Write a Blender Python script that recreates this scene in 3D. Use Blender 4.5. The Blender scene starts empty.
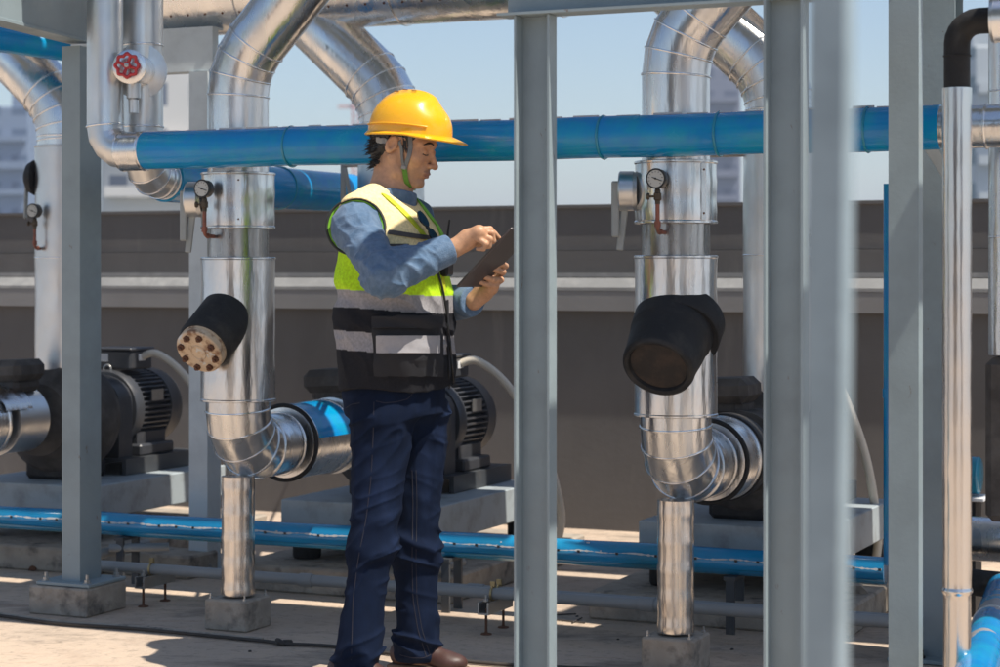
import bpy, math, random
import numpy as np
from mathutils import Vector, Matrix
random.seed(7); np.random.seed(7)
C = bpy.context.scene
col = C.collection
PI = math.pi
R = math.radians

# ------------------------------------------------------------------ camera
CAM_H, F, HOR = 1.2, 2000.0, 272.0
cam_d = bpy.data.cameras.new('camera'); cam = bpy.data.objects.new('camera', cam_d); col.objects.link(cam)
cam.location = (0, 0, CAM_H); cam.rotation_euler = (R(90), 0, 0)
cam_d.sensor_width = 36; cam_d.lens = 72; cam_d.shift_y = -(333.5 - HOR) / 1000
cam_d.clip_start = 0.05; cam_d.clip_end = 5000
cam_d.dof.use_dof = True; cam_d.dof.focus_distance = 6.0; cam_d.dof.aperture_fstop = 4.2
C.camera = cam
# ------------------------------------------------------------------ light
SUN = Vector((0.40, -0.265, 0.88)).normalized()
w = bpy.data.worlds.new('World'); C.world = w; w.use_nodes = True
nt = w.node_tree; nt.nodes.clear()
sky = nt.nodes.new('ShaderNodeTexSky'); sky.sky_type = 'NISHITA'; sky.sun_disc = False
sky.sun_elevation = math.asin(SUN.z); sky.sun_rotation = math.atan2(SUN.x, SUN.y)
sky.air_density = 1.0; sky.dust_density = 0.5; sky.ozone_density = 1.6
bg = nt.nodes.new('ShaderNodeBackground'); bg.inputs['Strength'].default_value = 0.102
wo = nt.nodes.new('ShaderNodeOutputWorld')
nt.links.new(sky.outputs[0], bg.inputs[0]); nt.links.new(bg.outputs[0], wo.inputs[0])
sd = bpy.data.lights.new('sun', 'SUN'); sd.energy = 5.0; sd.angle = R(0.5); sd.color = (1, .93, .83)
so = bpy.data.objects.new('sun', sd); col.objects.link(so); so.location = (3, -3, 8)
so.rotation_euler = SUN.to_track_quat('Z', 'Y').to_euler()
C.view_settings.view_transform = 'Standard'; C.view_settings.look = 'None'
C.view_settings.exposure = 0.42; C.view_settings.gamma = 1

# ------------------------------------------------------------------ helpers
TH = R(24)
U = Vector((math.cos(TH), -math.sin(TH), 0)); V = Vector((math.sin(TH), math.cos(TH), 0)); Z = Vector((0, 0, 1))
def P(px, py, D): return Vector(((px - 500) / F * D, D, CAM_H - (py - HOR) / F * D))
def G(px, D, z=0.0): return Vector(((px - 500) / F * D, D, z))
def along(O, d, px):                       # where the line O + s*d crosses the image column px
    t = (px - 500) / F
    return (t * O.y - O.x) / (d.x - t * d.y)

class MB:
    def __init__(s): s.v = []; s.f = []; s.m = []
    def add(s, vs, fs, mi=0):
        b = len(s.v); s.v += [tuple(x) for x in vs]; s.f += [tuple(b + i for i in f) for f in fs]; s.m += [mi] * len(fs)
        return s
    def box(s, c, dims, ax=None, bev=0.0, mi=0):
        c = Vector(c); X, Y, ZZ = ax if ax else (Vector((1, 0, 0)), Vector((0, 1, 0)), Vector((0, 0, 1)))
        hx, hy, hz = [d / 2 for d in dims]
        if bev <= 0:
            vs = [c + X * (sx * hx) + Y * (sy * hy) + ZZ * (sz * hz) for sx in (-1, 1) for sy in (-1, 1) for sz in (-1, 1)]
            return s.add(vs, [(0, 1, 3, 2), (4, 6, 7, 5), (0, 4, 5, 1), (2, 3, 7, 6), (0, 2, 6, 4), (1, 5, 7, 3)], mi)
        b = min(bev, hx * .9, hy * .9, hz * .9)
        vs = []; idx = {}
        for sx in (-1, 1):
            for sy in (-1, 1):
                for sz in (-1, 1):
                    for a, o in enumerate(((0, b, b), (b, 0, b), (b, b, 0))):
                        idx[(sx, sy, sz, a)] = len(vs)
                        vs.append(c + X * (sx * (hx - o[0])) + Y * (sy * (hy - o[1])) + ZZ * (sz * (hz - o[2])))
        fs = []
        q = [(-1, -1), (1, -1), (1, 1), (-1, 1)]
        for sg in (-1, 1):
            f = [idx[(sg, p, r, 0)] for p, r in q]; fs.append(f if sg > 0 else f[::-1])
            f = [idx[(p, sg, r, 1)] for p, r in q]; fs.append(f[::-1] if sg > 0 else f)
            f = [idx[(p, r, sg, 2)] for p, r in q]; fs.append(f if sg > 0 else f[::-1])
        for a_ in (-1, 1):
            for b_ in (-1, 1):
                fs.append([idx[(a_, b_, -1, 0)], idx[(a_, b_, 1, 0)], idx[(a_, b_, 1, 1)], idx[(a_, b_, -1, 1)]])
                fs.append([idx[(a_, -1, b_, 0)], idx[(a_, 1, b_, 0)], idx[(a_, 1, b_, 2)], idx[(a_, -1, b_, 2)]])
                fs.append([idx[(-1, a_, b_, 1)], idx[(1, a_, b_, 1)], idx[(1, a_, b_, 2)], idx[(-1, a_, b_, 2)]])
        for sx in (-1, 1):
            for sy in (-1, 1):
                for sz in (-1, 1):
                    fs.append([idx[(sx, sy, sz, 0)], idx[(sx, sy, sz, 1)], idx[(sx, sy, sz, 2)]])
        return s.add(vs, fs, mi)
    def prism(s, prof, O, ex, ey, ez, L, mi=0):    # closed profile in (ex,ey), extruded L along ez
        n = len(prof); O = Vector(O)
        vs = [O + ex * p[0] + ey * p[1] for p in prof] + [O + ex * p[0] + ey * p[1] + ez * L for p in prof]
        fs = [(i, (i + 1) % n, n + (i + 1) % n, n + i) for i in range(n)] + [tuple(range(n - 1, -1, -1)), tuple(range(n, 2 * n))]
        return s.add(vs, fs, mi)
    def tube(s, pts, r, n=32, caps=True, mi=0, up=None):
        pts = [Vector(p) for p in pts]; k = len(pts)
        rs = r if isinstance(r, (list, tuple)) else [r] * k
        d = [(pts[min(i + 1, k - 1)] - pts[max(i - 1, 0)]).normalized() for i in range(k)]
        segs = [(pts[i + 1] - pts[i]).normalized() for i in range(k - 1)]
        t0 = segs[0]
        a = Vector((0, 0, 1)) if abs(t0.z) < .9 else Vector((1, 0, 0))
        if up: a = Vector(up)
        nx = (a - t0 * a.dot(t0)).normalized()
        vs = []
        for i in range(k):
            seg = segs[max(i - 1, 0)] if i > 0 else segs[0]
            if i > 0:
                nx = (nx - seg * nx.dot(seg)).normalized()
            ny = seg.cross(nx)
            m = d[i]
            if 0 < i < k - 1: m = (segs[i - 1] + segs[i]).normalized()
            for j in range(n):
                t = 2 * PI * j / n
                o = nx * math.cos(t) + ny * math.sin(t)
                q = o * rs[i]
                if 0 < i < k - 1:                 # mitre: slide along the segment onto the joint plane
                    q = q - seg * (q.dot(m) / max(seg.dot(m), .3))
                vs.append(pts[i] + q)
        fs = []
        for i in range(k - 1):
            for j in range(n):
                j2 = (j + 1) % n
                fs.append((i * n + j, i * n + j2, (i + 1) * n + j2, (i + 1) * n + j))
        if caps: fs += [tuple(range(n - 1, -1, -1)), tuple(range((k - 1) * n, k * n))]
        return s.add(vs, fs, mi)
    def lathe(s, prof, O, ax, n=40, mi=0, caps=True):   # prof: (r, h) along ax
        O = Vector(O); ax = Vector(ax).normalized()
        a = Vector((0, 0, 1)) if abs(ax.z) < .9 else Vector((1, 0, 0))
        ex = (a - ax * a.dot(ax)).normalized(); ey = ax.cross(ex)
        vs = [O + ax * h + (ex * math.cos(2 * PI * j / n) + ey * math.sin(2 * PI * j / n)) * r for r, h in prof for j in range(n)]
        k = len(prof)
        fs = [(i * n + j, i * n + (j + 1) % n, (i + 1) * n + (j + 1) % n, (i + 1) * n + j) for i in range(k - 1) for j in range(n)]
        if caps: fs += [tuple(range(n - 1, -1, -1)), tuple(range((k - 1) * n, k * n))]
        return s.add(vs, fs, mi)
    def ring(s, c, ax, r, rr, n=48, m=8, mi=0):
        c = Vector(c); ax = Vector(ax).normalized()
        a = Vector((0, 0, 1)) if abs(ax.z) < .9 else Vector((1, 0, 0))
        ex = (a - ax * a.dot(ax)).normalized(); ey = ax.cross(ex)
        vs = []
        for i in range(n):
            t = 2 * PI * i / n; o = ex * math.cos(t) + ey * math.sin(t)
            for j in range(m):
                q = 2 * PI * j / m
                vs.append(c + o * (r + rr * math.cos(q)) + ax * (rr * math.sin(q)))
        fs = [(i * m + j, ((i + 1) % n) * m + j, ((i + 1) % n) * m + (j + 1) % m, i * m + (j + 1) % m) for i in range(n) for j in range(m)]
        return s.add(vs, fs, mi)
    def build(s, name, mats, parent=None, smooth=None):
        me = bpy.data.meshes.new(name); me.from_pydata(s.v, [], s.f)
        if not isinstance(mats, (list, tuple)): mats = [mats]
        for m in mats: me.materials.append(m)
        me.polygons.foreach_set('material_index', s.m)
        import bmesh
        bm = bmesh.new(); bm.from_mesh(me); bmesh.ops.recalc_face_normals(bm, faces=bm.faces); bm.to_mesh(me); bm.free()
        if smooth is not None:
            me.polygons.foreach_set('use_smooth', [True] * len(me.polygons))
            me.set_sharp_from_angle(angle=R(smooth))
        me.update()
        o = bpy.data.objects.new(name, me); col.objects.link(o)
        if parent: o.parent = parent
        return o
def tag(o, label=None, cat=None, group=None, kind=None):
    if label: o['label'] = label
    if cat: o['category'] = cat
    if group: o['group'] = group
    if kind: o['kind'] = kind
    return o
def bead_rings(cs, r, rr, parent, m='bead', name='seam_bead'):
    for c, ax in cs: MB().ring(c, ax, r, rr, 56, 6).build(name, M[m], parent, 60)
def empty(name, loc, rz=0.0, label=None, cat=None, group=None):
    o = bpy.data.objects.new(name, None); col.objects.link(o); o.location = loc; o.rotation_euler = (0, 0, rz)
    o.empty_display_size = .1
    return tag(o, label, cat, group)
def arc(a, b, c, rad, n=6):
    """polyline a-b-c with the corner at b rounded to bend radius rad"""
    a, b, c = Vector(a), Vector(b), Vector(c)
    d1 = (a - b).normalized(); d2 = (c - b).normalized()
    ang = d1.angle(d2); t = rad / math.tan(ang / 2)
    p1 = b + d1 * t; p2 = b + d2 * t
    cen = b + (d1 + d2).normalized() * (rad / math.sin(ang / 2))
    v1 = p1 - cen; v2 = p2 - cen; tot = v1.angle(v2)
    out = []
    for i in range(n + 1):
        k = i / n
        out.append(cen + (v1 * math.sin((1 - k) * tot) + v2 * math.sin(k * tot)) / math.sin(tot))
    return [a] + out + [c]

# ------------------------------------------------------------------ materials
def mat(name, color, rough=.5, metal=0.0, n1=0, n1s=8, bump=0, bs=60, bstretch=None, col2=None, c2s=4, c2t=(.45, .65), spec=.5, coat=0, stretch=None, rvar=0, bdist=.002, sheen=0, col3=None, c3s=20, c3t=(.68, .70), c3st=None):
    m = bpy.data.materials.new(name); m.use_nodes = True; t = m.node_tree; b = t.nodes['Principled BSDF']
    N = t.nodes.new; Lk = t.links.new
    tc = N('ShaderNodeTexCoord')
    def coords(st):
        mp = N('ShaderNodeMapping'); mp.inputs['Scale'].default_value = st or (1, 1, 1)
        Lk(tc.outputs['Object'], mp.inputs['Vector']); return mp.outputs[0]
    src = None
    rgb = N('ShaderNodeRGB'); rgb.outputs[0].default_value = (*color, 1); src = rgb.outputs[0]
    if col2:
        no = N('ShaderNodeTexNoise'); no.inputs['Scale'].default_value = c2s; no.inputs['Detail'].default_value = 8; no.inputs['Roughness'].default_value = .62
        Lk(coords(stretch), no.inputs['Vector'])
        rp = N('ShaderNodeMapRange'); rp.inputs[1].default_value = c2t[0]; rp.inputs[2].default_value = c2t[1]; rp.clamp = True
        Lk(no.outputs[0], rp.inputs[0])
        mx = N('ShaderNodeMix'); mx.data_type = 'RGBA'; mx.inputs[7].default_value = (*col2, 1)
        Lk(rp.outputs[0], mx.inputs[0]); Lk(src, mx.inputs[6]); src = mx.outputs[2]
    if col3:                                    # chips, rust spots, streaks: marks with a shape of their own
        no = N('ShaderNodeTexNoise'); no.inputs['Scale'].default_value = c3s; no.inputs['Detail'].default_value = 10; no.inputs['Roughness'].default_value = .7
        Lk(coords(c3st), no.inputs['Vector'])
        rp = N('ShaderNodeMapRange'); rp.inputs[1].default_value = c3t[0]; rp.inputs[2].default_value = c3t[1]; rp.clamp = True
        Lk(no.outputs[0], rp.inputs[0])
        mx = N('ShaderNodeMix'); mx.data_type = 'RGBA'; mx.inputs[7].default_value = (*col3, 1)
        Lk(rp.outputs[0], mx.inputs[0]); Lk(src, mx.inputs[6]); src = mx.outputs[2]
    if n1:
        no = N('ShaderNodeTexNoise'); no.inputs['Scale'].default_value = n1s; no.inputs['Detail'].default_value = 6
        Lk(coords(stretch), no.inputs['Vector'])
        rp = N('ShaderNodeMapRange'); rp.inputs[3].default_value = 1 - n1; rp.inputs[4].default_value = 1 + n1
        Lk(no.outputs[0], rp.inputs[0])
        mx = N('ShaderNodeVectorMath'); mx.operation = 'SCALE'
        Lk(src, mx.inputs[0]); Lk(rp.outputs[0], mx.inputs['Scale']); src = mx.outputs[0]
    Lk(src, b.inputs['Base Color'])
    b.inputs['Roughness'].default_value = rough; b.inputs['Metallic'].default_value = metal
    b.inputs['Specular IOR Level'].default_value = spec; b.inputs['Coat Weight'].default_value = coat
    b.inputs['Coat Roughness'].default_value = .08
    if sheen: b.inputs['Sheen Weight'].default_value = sheen
    if rvar:
        no = N('ShaderNodeTexNoise'); no.inputs['Scale'].default_value = 9; no.inputs['Detail'].default_value = 5
        Lk(coords(bstretch), no.inputs['Vector'])
        rp = N('ShaderNodeMapRange'); rp.inputs[1].default_value = .3; rp.inputs[2].default_value = .7
        rp.inputs[3].default_value = max(.03, rough - rvar); rp.inputs[4].default_value = rough + rvar
        Lk(no.outputs[0], rp.inputs[0]); Lk(rp.outputs[0], b.inputs['Roughness'])
    if bump:
        no = N('ShaderNodeTexNoise'); no.inputs['Scale'].default_value = bs; no.inputs['Detail'].default_value = 4
        Lk(coords(bstretch), no.inputs['Vector'])
        bp = N('ShaderNodeBump'); bp.inputs['Strength'].default_value = bump; bp.inputs['Distance'].default_value = bdist
        Lk(no.outputs[0], bp.inputs['Height']); Lk(bp.outputs[0], b.inputs['Normal'])
    return m
def vcol_mat(name, rough=.8, bump=.3, bs=400, sheen=0, attr='Col', spec=.3, sss=0, n1=.08, n1s=40, bdist=.001):
    m = mat(name, (1, 1, 1), rough=rough, bump=bump, bs=bs, sheen=sheen, spec=spec, bdist=bdist)
    t = m.node_tree; b = t.nodes['Principled BSDF']
    a = t.nodes.new('ShaderNodeAttribute'); a.attribute_name = attr
    no = t.nodes.new('ShaderNodeTexNoise'); no.inputs['Scale'].default_value = n1s; no.inputs['Detail'].default_value = 5
    tc = t.nodes.new('ShaderNodeTexCoord'); t.links.new(tc.outputs['Object'], no.inputs['Vector'])
    rp = t.nodes.new('ShaderNodeMapRange'); rp.inputs[1].default_value = .25; rp.inputs[2].default_value = .75; rp.inputs[3].default_value = 1 - n1; rp.inputs[4].default_value = 1 + n1
    mx = t.nodes.new('ShaderNodeVectorMath'); mx.operation = 'SCALE'
    t.links.new(no.outputs[0], rp.inputs[0]); t.links.new(a.outputs['Color'], mx.inputs[0]); t.links.new(rp.outputs[0], mx.inputs['Scale'])
    t.links.new(mx.outputs[0], b.inputs['Base Color'])
    if sss:
        b.inputs['Subsurface Weight'].default_value = sss; b.inputs['Subsurface Radius'].default_value = (.012, .005, .003); b.inputs['Subsurface Scale'].default_value = .6
    return m
M = {}
# aluminium jacketing: streaky roughness and long soft dents
M['alu'] = mat('aluminium_jacket', (.81, .81, .805), .26, 1, n1=.22, n1s=4, stretch=(1, 1, .5), bump=.6, bs=7, bstretch=(1.6, 1.6, .35), bdist=.010, rvar=.09, col2=(.60, .60, .60), c2s=5, c2t=(.45, .75))
M['alu2'] = mat('aluminium_dull', (.70, .70, .69), .36, 1, n1=.18, n1s=6, bump=.5, bs=9, bstretch=(1, 1, .6), bdist=.010, rvar=.1)
M['alu_shiny'] = mat('aluminium_foil', (.72, .68, .64), .24, 1, bump=.45, bs=6, bstretch=(2.2, 2.2, .22), bdist=.012, rvar=.07)
M['bead'] = mat('bead_metal', (.80, .80, .80), .25, 1)
M['blue'] = mat('blue_pipe_film', (.001, .235, .56), .2, 0, n1=.2, n1s=5, bump=.4, bs=26, bdist=.004, coat=.15, spec=.4, rvar=.08, col2=(.001, .30, .50), c2s=9, col3=(.30, .42, .50), c3s=34, c3t=(.735, .76), c3st=(.4, 1, 1))
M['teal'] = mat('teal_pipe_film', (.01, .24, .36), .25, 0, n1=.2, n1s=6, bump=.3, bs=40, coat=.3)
M['bluelow'] = mat('blue_low_pipe', (.01, .25, .50), .25, 0, n1=.2, n1s=6, bump=.3, bs=40, coat=.3, col2=(.02, .20, .30), c2s=2.5, c2t=(.5, .75))
M['peel'] = mat('peeling_film', (.55, .55, .53), .5, 0, n1=.3, n1s=50, bump=.5, bs=80)
M['steel'] = mat('painted_steel', (.265, .325, .345), .42, 0, n1=.12, n1s=2.5, bump=.25, bs=90, bdist=.0015, col2=(.225, .275, .29), c2s=4, rvar=.1, col3=(.16, .12, .09), c3s=22, c3t=(.655, .675), c3st=(1, 1, .45))
M['steel_lt'] = mat('pale_painted_steel', (.40, .46, .48), .45, 0, n1=.10, n1s=3, bump=.25, bs=120, col2=(.34, .39, .41), c2s=6, col3=(.18, .14, .11), c3s=12, c3t=(.72, .74))
M['steel_near'] = mat('near_post_paint', (.27, .345, .385), .5, 0, n1=.12, n1s=6, bump=.2, bs=100, col2=(.22, .285, .32), c2s=9)
M['steel_pale'] = mat('rear_frame_paint', (.60, .66, .68), .5, 0, n1=.1, n1s=3, bump=.25, bs=100, col2=(.50, .55, .57), c2s=5, col3=(.25, .20, .15), c3s=12, c3t=(.72, .74))
M['steel_base'] = mat('grey_base_frame', (.36, .41, .43), .5, 0, n1=.15, n1s=5, bump=.2, bs=100, col2=(.20, .20, .20), c2s=9, c2t=(.5, .8))
M['steel_dk'] = mat('dark_steel', (.055, .06, .066), .45, 0, n1=.2, n1s=9, bump=.2, bs=90, col2=(.12, .11, .10), c2s=14, c2t=(.58, .8))
M['black'] = mat('black_rubber_insulation', (.016, .016, .017), .62, 0, n1=.3, n1s=10, bump=.6, bs=26, bdist=.006, col2=(.055, .05, .045), c2s=8, c2t=(.5, .75), spec=.3, col3=(.10, .09, .08), c3s=40, c3t=(.68, .75))
M['brownins'] = mat('weathered_insulation', (.045, .038, .033), .8, 0, n1=.3, n1s=8, bump=.7, bs=30, bdist=.006, col2=(.10, .09, .08), c2s=5)
M['motor'] = mat('motor_paint', (.045, .048, .055), .4, 0, n1=.2, n1s=12, bump=.2, bs=60, col2=(.10, .09, .085), c2s=10, c2t=(.55, .8))
M['wall'] = mat('wall_paint', (.118, .113, .110), .8, 0, n1=.17, n1s=2.6, bump=.22, bs=30, bdist=.004, col2=(.098, .093, .09), c2s=1.8, stretch=(1, 1, .6), col3=(.175, .165, .155), c3s=3.2, c3t=(.58, .78), c3st=(1.6, 1, .18))
M['ledge'] = mat('ledge_paint', (.26, .26, .255), .7, 0, n1=.2, n1s=9, bump=.35, bs=40, col2=(.38, .375, .36), c2s=10, c2t=(.5, .8))
M['ledge_face'] = mat('ledge_face_paint', (.23, .225, .22), .7, 0, n1=.18, n1s=4, bump=.25, bs=40)
M['concrete'] = mat('concrete', (.36, .31, .25), .85, 0, n1=.4, n1s=14, bump=1, bs=30, bdist=.008, col2=(.11, .095, .08), c2s=11, c2t=(.52, .70))
M['pvc'] = mat('grey_conduit', (.26, .27, .27), .45, 0, n1=.12, n1s=10)
M['hose'] = mat('cream_hose', (.66, .60, .50), .55, 0, n1=.1, bump=.5, bs=90)
M['hosedk'] = mat('grey_hose', (.11, .11, .11), .55, 0, n1=.1)
M['rust'] = mat('rusty_bolt', (.14, .06, .03), .8, .2, n1=.3, n1s=60, bump=.5, bs=200)
M['flange'] = mat('painted_flange', (.62, .47, .32), .6, 0, n1=.2, n1s=30, bump=.6, bs=80, col2=(.24, .12, .06), c2s=26, c2t=(.50, .62), col3=(.55, .55, .53), c3s=15, c3t=(.60, .64))
M['copper'] = mat('copper_tube', (.30, .11, .075), .55, .45, n1=.3, n1s=40, col2=(.15, .07, .05), c2s=40)
M['brass'] = mat('brass_fitting', (.10, .075, .05), .5, .6, n1=.3, n1s=60)
M['brassclip'] = mat('brass_clip', (.45, .35, .18), .45, .8, n1=.3, n1s=60)
M['dial'] = mat('gauge_dial', (.50, .50, .46), .35, 0, n1=.1)
M['ink'] = mat('black_print', (.01, .01, .01), .4)
M['red'] = mat('red_handwheel', (.50, .03, .035), .45, 0, n1=.2, n1s=30, bump=.3, bs=120, coat=.2)
M['zinc'] = mat('zinc', (.45, .45, .44), .4, .9, n1=.2, n1s=30)
M['lever'] = mat('grey_lever', (.33, .35, .34), .5, .1, n1=.15, n1s=30)
M['cable'] = mat('dusty_cable', (.05, .042, .035), .8, 0, n1=.3, n1s=40)
M['white'] = mat('white_plate', (.7, .7, .7), .5)

M['end_brown'] = mat('brown_board', (.022, .018, .015), .8, 0, n1=.4, n1s=20, bump=.4, bs=60, col2=(.045, .030, .022), c2s=18)
# ------------------------------------------------------------------ ground
def ground_mat():
    m = bpy.data.materials.new('roof_screed'); m.use_nodes = True; t = m.node_tree; b = t.nodes['Principled BSDF']
    N = t.nodes.new; Lk = t.links.new
    tc = N('ShaderNodeTexCoord')
    def noise(s, d=8, st=(1, 1, 1), ro=.6):
        mp = N('ShaderNodeMapping'); mp.inputs['Scale'].default_value = st; mp.inputs['Rotation'].default_value = (0, 0, TH)
        Lk(tc.outputs['Object'], mp.inputs['Vector'])
        n = N('ShaderNodeTexNoise'); n.inputs['Scale'].default_value = s; n.inputs['Detail'].default_value = d; n.inputs['Roughness'].default_value = ro
        Lk(mp.outputs[0], n.inputs['Vector']); return n.outputs[0]
    def mixc(fac, a, c, lo, hi):
        r = N('ShaderNodeMapRange'); r.inputs[1].default_value = lo; r.inputs[2].default_value = hi; Lk(fac, r.inputs[0])
        x = N('ShaderNodeMix'); x.data_type = 'RGBA'; Lk(r.outputs[0], x.inputs[0])
        if isinstance(a, tuple): x.inputs[6].default_value = (*a, 1)
        else: Lk(a, x.inputs[6])
        x.inputs[7].default_value = (*c, 1); return x.outputs[2]
    c = mixc(noise(.9), (.57, .445, .335), (.46, .37, .29), .38, .62)
    c = mixc(noise(2.6, 10), c, (.33, .24, .18), .55, .80)
    c = mixc(noise(1.7, 10, (1, 2.2, 1), .7), c, (.14, .12, .10), .53, .72)
    c = mixc(noise(4, 6, (.35, 2.6, 1)), c, (.34, .185, .11), .62, .80)
    c = mixc(noise(24, 10, (1, 1, 1), .75), c, (.19, .155, .125), .53, .75)
    Lk(c, b.inputs['Base Color']); b.inputs['Roughness'].default_value = .85; b.inputs['Specular IOR Level'].default_value = .3
    bp = N('ShaderNodeBump'); bp.inputs['Strength'].default_value = .9; bp.inputs['Distance'].default_value = .010
    Lk(noise(18, 8), bp.inputs['Height']); Lk(bp.outputs[0], b.inputs['Normal'])
    return m
g = MB().add([(-14, -12, 0), (14, -12, 0), (14, 17, 0), (-14, 17, 0)], [(0, 1, 2, 3)]).build('roof_ground', ground_mat()); tag(g, kind='structure')
cg = mat('city_ground', (.16, .17, .15), .9, 0, n1=.2, n1s=.02, col2=(.08, .10, .06), c2s=.01)
g = MB().add([(-2500, -2500, -60), (2500, -2500, -60), (2500, 2500, -60), (-2500, 2500, -60)], [(0, 1, 2, 3)]).build('city_ground', cg); tag(g, kind='structure')
g = MB().box((0, 2.5, -30.01), (28, 29, 59.98)).build('roof_block', M['wall']); tag(g, kind='structure')

# ------------------------------------------------------------------ parapet wall behind the pumps
W0 = Vector((.465, 9.3, 0))
wroot = empty('parapet_wall', W0, -TH, 'dark brown grey rooftop parapet wall with pale ledge behind the pumps', 'wall')
X3 = (Vector((1, 0, 0)), Vector((0, 1, 0)), Vector((0, 0, 1)))
def uprof(prof, u0, u1, name, m, parent, smooth=None):      # profile (v,z) extruded along u
    return MB().prism(prof, (u0, 0, 0), X3[1], X3[2], X3[0], u1 - u0).build(name, m, parent, smooth)
uprof([(0, 0), (0, 1.30), (.25, 1.30), (.25, 0)], -7, 6, 'wall_face', M['wall'], wroot)
uprof([(.012, 1.302), (.012, 1.495), (.0, 1.50), (.0, 1.515), (.24, 1.515), (.24, 1.302)], -7, 6, 'wall_top', M['wall'], wroot)
uprof([(-.045, 1.02), (-.045, 1.11), (-.003, 1.11), (-.003, 1.02)], -7, 6, 'ledge_face', M['ledge_face'], wroot)
uprof([(-.047, 1.112), (-.047, 1.128), (-.015, 1.172), (-.003, 1.172), (-.003, 1.112)], -7, 6, 'ledge', M['ledge'], wroot)
uprof([(-.012, 1.176), (-.012, 1.196), (-.003, 1.196), (-.003, 1.176)], -7, 6, 'ledge_trim', M['ledge'], wroot)
# side/back parapets so the roof is closed from other views are out of sight in the photograph

# ------------------------------------------------------------------ far buildings
def bmat(name, wallc, winc, sx, sz, ww=.6, wh=.55):
    m = bpy.data.materials.new(name); m.use_nodes = True; t = m.node_tree; b = t.nodes['Principled BSDF']; N = t.nodes.new; Lk = t.links.new
    tc = N('ShaderNodeTexCoord'); sp = N('ShaderNodeSeparateXYZ'); Lk(tc.outputs['Object'], sp.inputs[0])
    def band(o, s, wd):
        a = N('ShaderNodeMath'); a.operation = 'DIVIDE'; a.inputs[1].default_value = s; Lk(o, a.inputs[0])
        f = N('ShaderNodeMath'); f.operation = 'FRACT'; Lk(a.outputs[0], f.inputs[0])
        l = N('ShaderNodeMath'); l.operation = 'LESS_THAN'; l.inputs[1].default_value = wd; Lk(f.outputs[0], l.inputs[0]); return l.outputs[0]
    mu = N('ShaderNodeMath'); mu.operation = 'MULTIPLY'; Lk(band(sp.outputs[0], sx, ww), mu.inputs[0]); Lk(band(sp.outputs[2], sz, wh), mu.inputs[1])
    x = N('ShaderNodeMix'); x.data_type = 'RGBA'; x.inputs[6].default_value = (*wallc, 1); x.inputs[7].default_value = (*winc, 1); Lk(mu.outputs[0], x.inputs[0])
    Lk(x.outputs[2], b.inputs['Base Color']); b.inputs['Roughness'].default_value = .6
    return m
def tower(px0, px1, ytop, D, wallc, winc, label, sx=3.2, sz=3.2, dep=18, crown=True, cat='building', ww=.6, wh=.5):
    cx = (px0 + px1) / 2; wd = (px1 - px0) / F * D; top = P(cx, ytop, D).z
    root = empty('tower_block', (G(cx, D).x, D + dep / 2, -60), 0, label, cat)
    m = bmat('facade', wallc, winc, sx, sz, ww, wh)
    H = top + 60
    MB().box((0, 0, H / 2), (wd, dep, H), bev=.2).build('wall', m, root)
    tr = mat('balcony_paint', wallc, .7, n1=.1, n1s=.5)
    k = 0; n = int(H / sz)
    for i in range(max(0, n - 12), n): MB().box((0, -dep / 2 - .5, i * sz + .4), (wd * .86, 1.0, .9 if i % 2 else .7)).build('balcony', tr, root)
    if crown:
        MB().box((0, 0, H + 1.5), (wd * .5, dep * .5, 3)).box((wd * .2, 0, H + 3.6), (wd * .12, 2, 1.2)).build('roof_housing', tr, root)
    return root
tower(-6, 29, 106, 240, (.16, .21, .30), (.06, .10, .17), 'tall blue grey tower block at the far left', crown=True)
tower(100, 199, 62, 130, (.60, .57, .53), (.13, .15, .19), 'white apartment block with dark windows behind the twin silver pipes', sx=2.6, sz=3.0, ww=.45)
tower(706, 741, 66, 260, (.14, .15, .20), (.06, .075, .12), 'slim grey tower block behind the right hand silver riser', sx=3.0)
tower(974, 1012, 45, 190, (.36, .39, .41), (.03, .10, .13), 'pale tower block with green windows at the far right', sx=4.2, sz=3.4)
tower(40, 66, 150, 300, (.42, .46, .52), (.28, .32, .40), 'low pale blue block between the silver pipe and grey column', crown=False)
# red and white mast on the skyline
mr = empty('lattice_mast', G(356, 300, -60), 0, 'faint pink lattice mast on the skyline behind the helmet', 'mast')
zt = P(356, 100, 300).z + 60
mb = MB()
for sx_ in (-.5, .5):
    for sy_ in (-.5, .5): mb.box((sx_, sy_, zt / 2), (.18, .18, zt))
for i in range(int(zt / 1.2)):
    z0 = i * 1.2
    mb.tube([(-.5, -.5, z0), (.5, -.5, z0 + 1.2)], .06, 5).tube([(.5, .5, z0), (-.5, .5, z0 + 1.2)], .06, 5)
mb.build('lattice', mat('mast_paint', (.60, .22, .20), .6), mr)
MB().box((.3, 0, zt - 1), (6, .6, .6)).build('jib', mat('mast_jib', (.62, .45, .42), .6), mr)

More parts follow.
